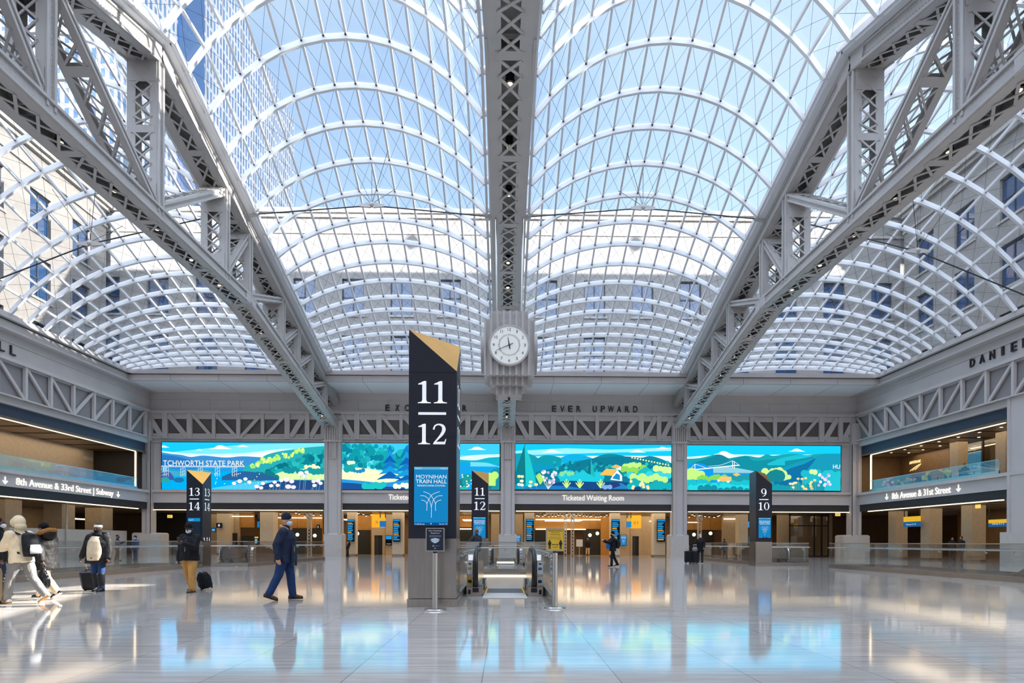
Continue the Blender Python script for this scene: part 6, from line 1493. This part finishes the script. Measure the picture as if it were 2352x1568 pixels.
GREYJ = cloth('grey washed jeans', rgb(128,126,124)); CREAMP = cloth('cream trousers', rgb(214,188,150)); SHOEB = cloth('brown leather shoes', rgb(92,62,42), .5, .1); SHOEK = cloth('black shoes', rgb(22,22,26), .4, .1)
SHOEW = cloth('white leather sneakers', rgb(236,232,222), .5, .05); SOLEB = cloth('gum brown sole', rgb(186,130,60), .6, 0); SOLEK = cloth('dark sole', rgb(40,36,34), .7, 0); SOLEW = cloth('white sole', rgb(226,224,220), .6, 0); FUR = cloth('tan fur trim', rgb(176,124,66), .9, 1.0, 120); GLOVE = cloth('brown glove', rgb(150,100,52))
BEANB = cloth('navy knit cap', rgb(30,38,58), .9, .4, 90); WKNIT = cloth('white knit headband', rgb(232,228,222), .9, .4, 90); HAIRD = cloth('dark hair', rgb(26,20,18), .7, .6, 80); HAIRG = cloth('short greying hair', rgb(120,96,78), .8, .5, 90)
BAGK = cloth('black nylon bag', rgb(24,25,30), .55, .2); SILV = pbr('grey panel fabric', rgb(170,170,170), .6)
# 1 hooded traveller walking left
R, t = person('person in a cream hooded sweatshirt and ripped grey jeans walking left, pulling a suitcase', (-9.42, 11.75), 80, 1.72, [(19,9,-3),(-20,20,-30)], [(34,6,52,0),(30,10,20,4)], 'mid',
    jacket('sweatshirt', CREAM, .10, 1.16, 1.15, fold=.010), ('jeans', GREYJ, 1.12), ('sneaker', SHOEW, SOLEB), lean=7, fat=1.06)
headpart(R, t, 'hood', CREAM, lambda h, k: (h.ball((0,-.03*k,.025*k), .112*k,.118*k,.135*k, 20, 14), h.ball((0,-.06*k,-.07*k), .11*k,.09*k,.09*k), h.tube([(0,.03*k,.02*k),(0,.085*k,.02*k)], [.108*k,.088*k], 20)))
headpart(R, t, 'hood_shadow', cloth('dark hood shade', rgb(60,48,40)), lambda h, k: h.ball((0,.075*k,-.0*k), .066*k,.024*k,.085*k))  # dark piece over the face, painting the shade inside the hood
T = R.T
bp = ptn(R, t, 'backpack', BAGK, lambda m: (etube(m, [T(0,-.22,.0), T(0,-.24,.1), T(0,-.24,.28), T(0,-.22,.42), T(0,-.19,.46)], [(.14,.07),(.16,.10),(.16,.10),(.14,.08),(.10,.04)]), [capsule(m, [T(sx*.12,-.15,.45), T(sx*.13,.0,.53), T(sx*.13,.12,.42), T(sx*.15,.12,.24), T(sx*.15,-.12,.08)], [.020]*5) for sx in (-1,1)]))
m = MB(); etube(m, [T(0,-.345,.04), T(0,-.355,.12), T(0,-.35,.22)], [(.12,.01),(.13,.012),(.10,.01)]); m.build('backpack_panel', SILV, bp, True)
ptn(R, t, 'glove', GLOVE, lambda m: [capsule(m, [R.arms[0][2]-R.arms[0][3]*.02, R.arms[0][2]+R.arms[0][3]*.10], [.042,.036])])
for i in range(9):
    L = R.legs[i % 2]; f = (i*37 % 100)/100; p = L[0].lerp(L[1], .3+f*.7) if i % 3 else L[1].lerp(L[2], f*.6); m = MB(); m.ball(p+V(-.05,.055,0), .03,.025,.014, 8, 6); m.build('frayed_patch', cloth('frayed white denim', rgb(206,204,200)), t, True)
def suitcase(label, x, y, rz, w=.42, d=.24, h=.60, mat=None, hand_h=1.02, tilt=0, ribs=True, soft=False):
    t = thing('suitcase', label, 'suitcase', (x, y, 0), math.radians(rz)); t.rotation_euler = (math.radians(tilt), 0, math.radians(rz)); c = .05; z0 = .07
    m = MB(); ring = [(-w/2+c,-d/2),(w/2-c,-d/2),(w/2,-d/2+c),(w/2,d/2-c),(w/2-c,d/2),(-w/2+c,d/2),(-w/2,d/2-c),(-w/2,-d/2+c)]; N = 8
    vs = [(a*.94,b*.94,z0) for a,b in ring]+[(a,b,z0+c) for a,b in ring]+[(a,b,z0+h-c) for a,b in ring]+[(a*.92,b*.92,z0+h) for a,b in ring]
    m.add(vs, [tuple(range(N))[::-1], tuple(range(3*N,4*N))]+[(r*N+i, r*N+(i+1)%N, r*N+N+(i+1)%N, r*N+N+i) for r in range(3) for i in range(N)])
    if ribs:
        for k in range(7):
            for s in (-1, 1): xx = -w/2+c+.01+(w-2*c-.02)*k/6; m.box(xx-.012, xx+.012, s*d/2-.008, s*d/2+.008, z0+.08, z0+h-.08)
    m.build('shell', mat, t)
    for sx in (-1, 1):
        for sy in (-1, 1): m = MB(); m.tube([(sx*(w/2-.07)-.012,sy*(d/2-.05),.035),(sx*(w/2-.07)+.012,sy*(d/2-.05),.035)], .035, 12); m.box(sx*(w/2-.07)-.02, sx*(w/2-.07)+.02, sy*(d/2-.05)-.02, sy*(d/2-.05)+.02, .04, .08); m.build('wheel', RUBBER, t)
    m = MB()
    for sx in (-1, 1): m.tube([(sx*.09,d/2-.03,z0+h-.02),(sx*.09,d/2-.03,hand_h)], .010, 8)
    m.tube([(-.10,d/2-.03,hand_h),(.10,d/2-.03,hand_h)], .016, 8); m.build('telescopic_handle', POLE, t); m = MB(); m.tube([(-.08,0,z0+h),(-.05,0,z0+h+.04),(.05,0,z0+h+.04),(.08,0,z0+h)], .012, 6); m.build('carry_handle', BAGK, t)
    return t
suitcase('champagne ribbed hard suitcase at the left edge of the photo', -9.82, 11.45, 85, .44, .26, .62, pbr('champagne shell', rgb(196,172,136), .3, .5), 1.06)
# 2 parka walker behind
R, t = person('person in a black parka with fur hood and cream trousers, carrying a plastic bag', (-9.72, 12.75), 78, 1.66, [(-20,24,-26),(24,8,0)], [(-30,10,10,0),(10,8,20,0)], 'mid',
    jacket('parka', PARKA, .24, 1.30, 1.30, flare=1.05), ('trousers', CREAMP, 1.15), ('sneaker', SHOEK, SOLEW), lean=4, fat=1.1)
headpart(R, t, 'knit_cap', BMASK, lambda h, k: h.ball((0,-.01*k,.05*k), .092*k,.108*k,.10*k, 18, 12)); 
ptn(R, t, 'hood', PARKA, lambda m: (m.ball(R.head(0,-.15,-.15), .15,.11,.11), m.ball(R.head(0,-.05,-.20), .16,.13,.07)), .012, .01)
ptn(R, t, 'fur_trim', FUR, lambda m: etube(m, [R.head(-.12,.10,-.20), R.head(-.17,.0,-.15), R.head(-.16,-.12,-.09), R.head(-.06,-.22,-.05), R.head(.06,-.22,-.05), R.head(.16,-.12,-.09), R.head(.17,.0,-.15), R.head(.12,.10,-.20)], [(.045,.05)]*8, (0,0,1)), .010, .016)
w = R.arms[0][2]+R.arms[0][3]*.10; wl = Matrix.Rotation(math.radians(78), 4, 'Z') @ w
tb = thing('plastic_bag', 'black plastic carrier bag held by the person in the parka', 'bag', (-9.72+wl.x, 12.75+wl.y, wl.z-.02), math.radians(10))
m = MB(); etube(m, [V(0,0,-.44), V(0,0,-.40), V(0,0,-.28), V(0,0,-.14), V(0,0,-.03)], [(.10,.05),(.14,.08),(.13,.08),(.08,.05),(.025,.02)]); put(fuse(m, .010, .014, 16), 'sack', pbr('shiny black plastic', rgb(18,18,20), .18), tb)
m = MB(); m.tube([(-.03,0,-.04),(-.025,0,.03),(.025,0,.03),(.03,0,-.04)], .010, 6); m.build('handle_loop', BAGK, tb)
# 3 woman facing the camera
R, t = person('person in a white headband, open black parka and oatmeal cardigan, walking with a suitcase', (-9.83, 14.55), 182, 1.64, [(6,8,0),(-5,10,-6)], [(4,16,16,6),(-8,28,4,0)], 'dark',
    jacket('parka', PARKA, .20, 1.34, 1.42, flare=1.12), ('jeans', DENIM, 1.02), ('boot', SHOEK, SOLEK), fat=1.12)
k = R.k; T = R.T
ptn(R, t, 'cardigan', OATK, lambda m: etube(m, [T(0,.14,-.12), T(0,.15,.05), T(0,.15,.2), T(0,.14,.34), T(0,.10,.48)], [(.165,.12),(.17,.13),(.165,.125),(.15,.115),(.095,.08)]), .010, .0015)
m = MB()
for i in range(6): m.ball(T(0,.276-.006*i,-.06+i*.085), .014,.012,.014, 8, 6)
m.build('buttons', BMASK, t, True)
for L in R.legs: ptn(R, t, 'boot_shaft', SHOEK, lambda m, L=L: capsule(m, [L[1].lerp(L[2], .15), L[1].lerp(L[2], .6), L[2]], [.078,.075,.058]), .010, .004)
ptn(R, t, 'hood', PARKA, lambda m: etube(m, [T(-.21,.03,.47), T(-.19,-.08,.54), T(0,-.13,.57), T(.19,-.08,.54), T(.21,.03,.47)], [(.06,.06)]*5, (0,0,1)), .012, .01)
headpart(R, t, 'neck_gaiter', BMASK, lambda h, k: (h.ball((0,.035*k,-.055*k), .074*k,.076*k,.070*k, 16, 12), h.tube([(0,0,-.17*k),(0,.02*k,-.06*k)], [.10*k,.075*k], 16), h.ball((0,.03*k,-.15*k), .11*k,.09*k,.05*k)))
headpart(R, t, 'hair', HAIRD, lambda h, k: h.ball((0,-.015*k,.05*k), .085*k,.10*k,.085*k, 16, 12)); headpart(R, t, 'headband', WKNIT, lambda h, k: h.tube([(0,-.005*k,.03*k),(0,-.012*k,.095*k)], [.096*k,.092*k], 22))
s = suitcase('black soft suitcase pulled by the person in the white headband', -10.22, 14.95, 14, .40, .26, .46, BAGK, .92, 24, False)
# 4 man in tan trousers
R, t = person('person in a black jacket, tan trousers and a pale face mask, looking at a phone', (-7.58, 14.45), 172, 1.66, [(8,10,0),(-10,16,-14)], [(34,8,78,30),(-4,12,6,0)], 'dark',
    jacket('jacket', BLKC, .12, 1.24, 1.28, fold=.012), ('trousers', TANP, 1.25), ('boot', cloth('tan work boots', rgb(120,96,70), .7), SOLEK), fat=1.08, headpitch=16, headyaw=14)
mask(R, t, WMASK); beanie(R, t, BMASK, 'cap'); T = R.T
headpart(R, t, 'cap_brim', BMASK, lambda h, k: h.ball((0,.095*k,.05*k), .07*k,.06*k,.012*k))
headpart(R, t, 'hair_tail', HAIRD, lambda h, k: h.ball((.02*k,-.10*k,-.0*k), .07*k,.06*k,.09*k))
ptn(R, t, 'zip_cord', WMASK, lambda m: capsule(m, [T(-.015,.165,.40), T(-.0,.175,.25), T(.01,.17,.10)], [.007]*3), .006)
wl = Matrix.Rotation(math.radians(172), 4, 'Z') @ (R.arms[0][2]+R.arms[0][3]*.09)
t = thing('phone', 'dark phone held by the person in tan trousers', 'phone', (-7.58+wl.x, 14.45+wl.y-.02, wl.z+.01), .3); t.rotation_euler = (.7, 0, .2); m = MB(); m.box(-.035,.035,-.005,.005,-.01,.13); m.build('case', BLACKM, t); m = MB(); m.box(-.032,.032,.005,.007,-.005,.125); m.build('display', pbr('phone display', rgb(120,140,160), .1), t)
t = thing('rolling_backpack', 'black wheeled backpack trailing behind the person in tan trousers', 'bag', (-7.50, 15.12, 0), .2); t.rotation_euler = (math.radians(20), math.radians(-10), .3); m = MB(); etube(m, [V(0,0,.06), V(0,0,.14), V(0,0,.34), V(0,0,.46), V(0,0,.50)], [(.13,.08),(.17,.12),(.16,.11),(.12,.08),(.06,.03)]); put(fuse(m, .012, .012), 'sack', BAGK, t)
for sx in (-1, 1): m = MB(); m.tube([(sx*.12-.015,.06,.045),(sx*.12+.015,.06,.045)], .045, 12); m.build('wheel', RUBBER, t)
HW = Matrix.Translation((-7.58, 14.45, 0)) @ Matrix.Rotation(math.radians(172), 4, 'Z') @ (R.arms[1][2]+R.arms[1][3]*.08)
HL = (Matrix.Translation(t.location) @ t.rotation_euler.to_matrix().to_4x4()).inverted() @ HW
m = MB(); m.tube([(-.08,-.02,.46), HL+V(-.04,0,0)], .010, 8); m.tube([(.04,-.02,.46), HL+V(.05,0,0)], .010, 8); m.tube([HL+V(-.06,0,0), HL+V(.07,0,0)], .014, 8); m.build('telescopic_handle', POLE, t)
# 5 man walking right
R, t = person('person in a navy jacket, knit cap and jeans walking right, left of the tall pylon', (-4.60, 12.55), -84, 1.80, [(11,5,2),(-14,11,-18)], [(-16,8,30,0),(-22,10,34,0)], 'light',
    jacket('jacket', NAVYJ, .16, 1.20, 1.22, fold=.012, depth=1.12), ('jeans', DENIM, 1.15), ('shoe', SHOEB, SOLEK), lean=2, fat=1.08, headyaw=-6)
mask(R, t, WMASK); beanie(R, t, BEANB); T = R.T
headpart(R, t, 'cap_cuff', BEANB, lambda h, k: h.tube([(0,-.008*k,.016*k),(0,-.010*k,.062*k)], [.096*k,.096*k], 22))
ptn(R, t, 'shirt', cloth('grey knit shirt', rgb(136,126,116)), lambda m: etube(m, [T(0,.15,-.06), T(0,.16,.12), T(0,.145,.30), T(0,.10,.46)], [(.05,.03),(.055,.035),(.055,.03),(.04,.03)]), .010)
ptn(R, t, 'jacket_front', NAVYJ, lambda m: [etube(m, [T(sx*.13,.19,-.22), T(sx*.12,.185,0), T(sx*.10,.155,.22), T(sx*.08,.11,.44)], [(.08,.022),(.07,.022),(.05,.02),(.03,.02)]) for sx in (-1, 1)], .010, .006)
ptn(R, t, 'collar', cloth('tan corduroy collar', rgb(176,150,116)), lambda m: etube(m, [T(-.115,.07,.50), T(-.11,-.06,.56), T(0,-.11,.58), T(.11,-.06,.56), T(.115,.07,.50)], [(.035,.026)]*5, (0,0,1)), .009)
# 6 person taking a photograph
R, t = person('person in black with a backpack holding up a phone, in front of the waiting room', (5.42, 30.0), 95, 1.78, [(10,8,0),(-12,14,-10)], [(52,4,62,14),(50,4,64,14)], 'light', jacket('jacket', BLKC, .14, 1.18, 1.15), ('trousers', BLKC, 1.0), ('shoe', SHOEK, SOLEW), vox=.016)
beanie(R, t, BMASK); mask(R, t, BMASK); T = R.T
ptn(R, t, 'backpack', BAGK, lambda m: etube(m, [T(0,-.22,.0), T(0,-.25,.1), T(0,-.25,.32), T(0,-.2,.45)], [(.13,.08),(.15,.12),(.15,.12),(.1,.06)]), .016)
ptn(R, t, 'sling_bag', cloth('bright blue bag', rgb(30,110,190)), lambda m: m.ball(T(-.10,.26,.12), .10,.12,.16), .016)
t = thing('phone', 'phone held up by the person in front of the waiting room', 'phone', (4.92, 29.95, 1.42)); m = MB(); m.box(-.005,.005,-.08,.08,-.04,.04); m.build('case', BLACKM, t); m = MB(); m.box(.005,.007,-.075,.075,-.036,.036); m.build('display', pbr('lit phone display', rgb(150,160,170), .1), t)
# 7 traveller with luggage
R, t = person('person in dark coat and pale mask with two black suitcases near the right base', (11.68, 35.6), 170, 1.76, [(2,3,0),(-2,3,0)], [(10,8,40,20),(8,14,20,0)], 'light', jacket('coat', BLKC, .22, 1.15, 1.15), ('jeans', cloth('charcoal jeans', rgb(48,52,60)), 1.0), ('shoe', SHOEK, SOLEW), vox=.016)
mask(R, t, WMASK); headpart(R, t, 'hair', cloth('silver hair', rgb(190,184,176)), lambda h, k: h.ball((0,-.03*k,.045*k), .08*k,.088*k,.078*k))
suitcase('left black suitcase of the pair near the right base', 10.90, 35.4, 5, .42, .28, .66, BAGK, 1.05, 0, False); suitcase('right black suitcase of the pair, with a grey bag on top', 11.30, 35.35, -4, .34, .26, .62, BAGK, 1.10, 0, False)
t = thing('duffel_bag', 'grey bag lying on the suitcases', 'bag', (11.28, 35.33, .70)); m = MB(); m.ball((0,0,.14), .17,.12,.15, 14, 10); put(fuse(m, .014, .01), 'sack', cloth('grey bag fabric', rgb(130,128,130)), t); m = MB(); m.tube([(-.08,0,.26),(0,0,.34),(.08,0,.26)], .012, 6); m.build('handle', BAGK, t)
# distant figures
def extra(label, x, y, yaw, h, top, pants, skin='mid', hat=None, arms=None, lean=0, legs=None, msk=None, hair=True):
    R, t = person(label, (x, y), yaw, h, legs or [(4,5,0),(-4,6,0)], arms or [(4,8,12,0),(2,8,12,0)], skin, jacket('coat', top, .18, 1.16, 1.15), ('trousers', pants, 1.0), ('shoe', SHOEK, SOLEK), vox=.02, lean=lean)
    if hat: beanie(R, t, hat)
    elif hair: headpart(R, t, 'hair', HAIRD, lambda hh, k: hh.ball((0,-.02*k,.045*k), .084*k,.098*k,.085*k), .012)
    if msk: mask(R, t, msk)
    return R, t
extra('small person in a dark coat leaning beside the stone base left of the tall pylon', PX(799,48.6), 48.6, -70, 1.42, BLKC, BLKC, lean=18)
extra('person behind the left balustrade looking down at a phone, nearer the low wall', PX(270,37), 37.0, -60, 1.62, NAVYJ, BLKC, 'mid', None, [(40,6,80,20),(42,6,80,20)], msk=BMASK)
extra('person in a blue jacket and white mask standing beyond the left balustrade', PX(311,38.5), 38.5, 175, 1.56, cloth('steel blue jacket', rgb(58,82,116)), DENIM, 'mid', BEANB, msk=WMASK)
R, t = extra('bald person in a dark jacket leaning at the far rail of the nearest escalator', PX(1094,24.7), 24.75, 50, 1.80, cloth('charcoal jacket', rgb(52,54,62)), BLKC, 'mid', None, [(20,36,30,0),(20,36,30,0)], hair=False)
headpart(R, t, 'cropped_hair', HAIRG, lambda hh, k: hh.ball((0,-.025*k,.03*k), .08*k,.094*k,.088*k), .010)
extra('dark silhouetted person inside the waiting room by the poster', PX(1350,57), 57.0, 180, 1.66, BLKC, CREAMP)
extra('person in black standing behind the balustrade left of the nine and ten pylon', PX(1665,46), 46.0, 30, 1.56, BLKC, BLKC, lean=6)
extra('masked person in black at the left edge, behind the hooded sweatshirt', -11.15, 13.3, -60, 1.74, BLKC, NAVYJ, 'dark', None, msk=WMASK)
extra('left dark figure beyond the right balustrade', PX(2187,40.5), 40.5, 180, 1.66, BLKC, BLKC); extra('right dark figure beyond the right balustrade', PX(2208,39.6), 39.6, 90, 1.72, BLKC, BLKC)
def seated(label, x, y, yaw):
    R, t = person(label, (x, y), yaw, 1.7, [(82,80,0),(80,80,0)], [(30,8,60,10),(28,8,60,10)], 'mid', jacket('coat', BLKC, .06, 1.15, 1.1), ('trousers', BLKC, 1.0), ('shoe', SHOEK, SOLEK), vox=.022)
    headpart(R, t, 'hair', HAIRD, lambda hh, k: hh.ball((0,-.02*k,.045*k), .084*k,.098*k,.085*k), .012); t.location.z = 5.26
seated('person seated at the nearest cafe table on the right balcony', XR+1.2, 39.65, 180)
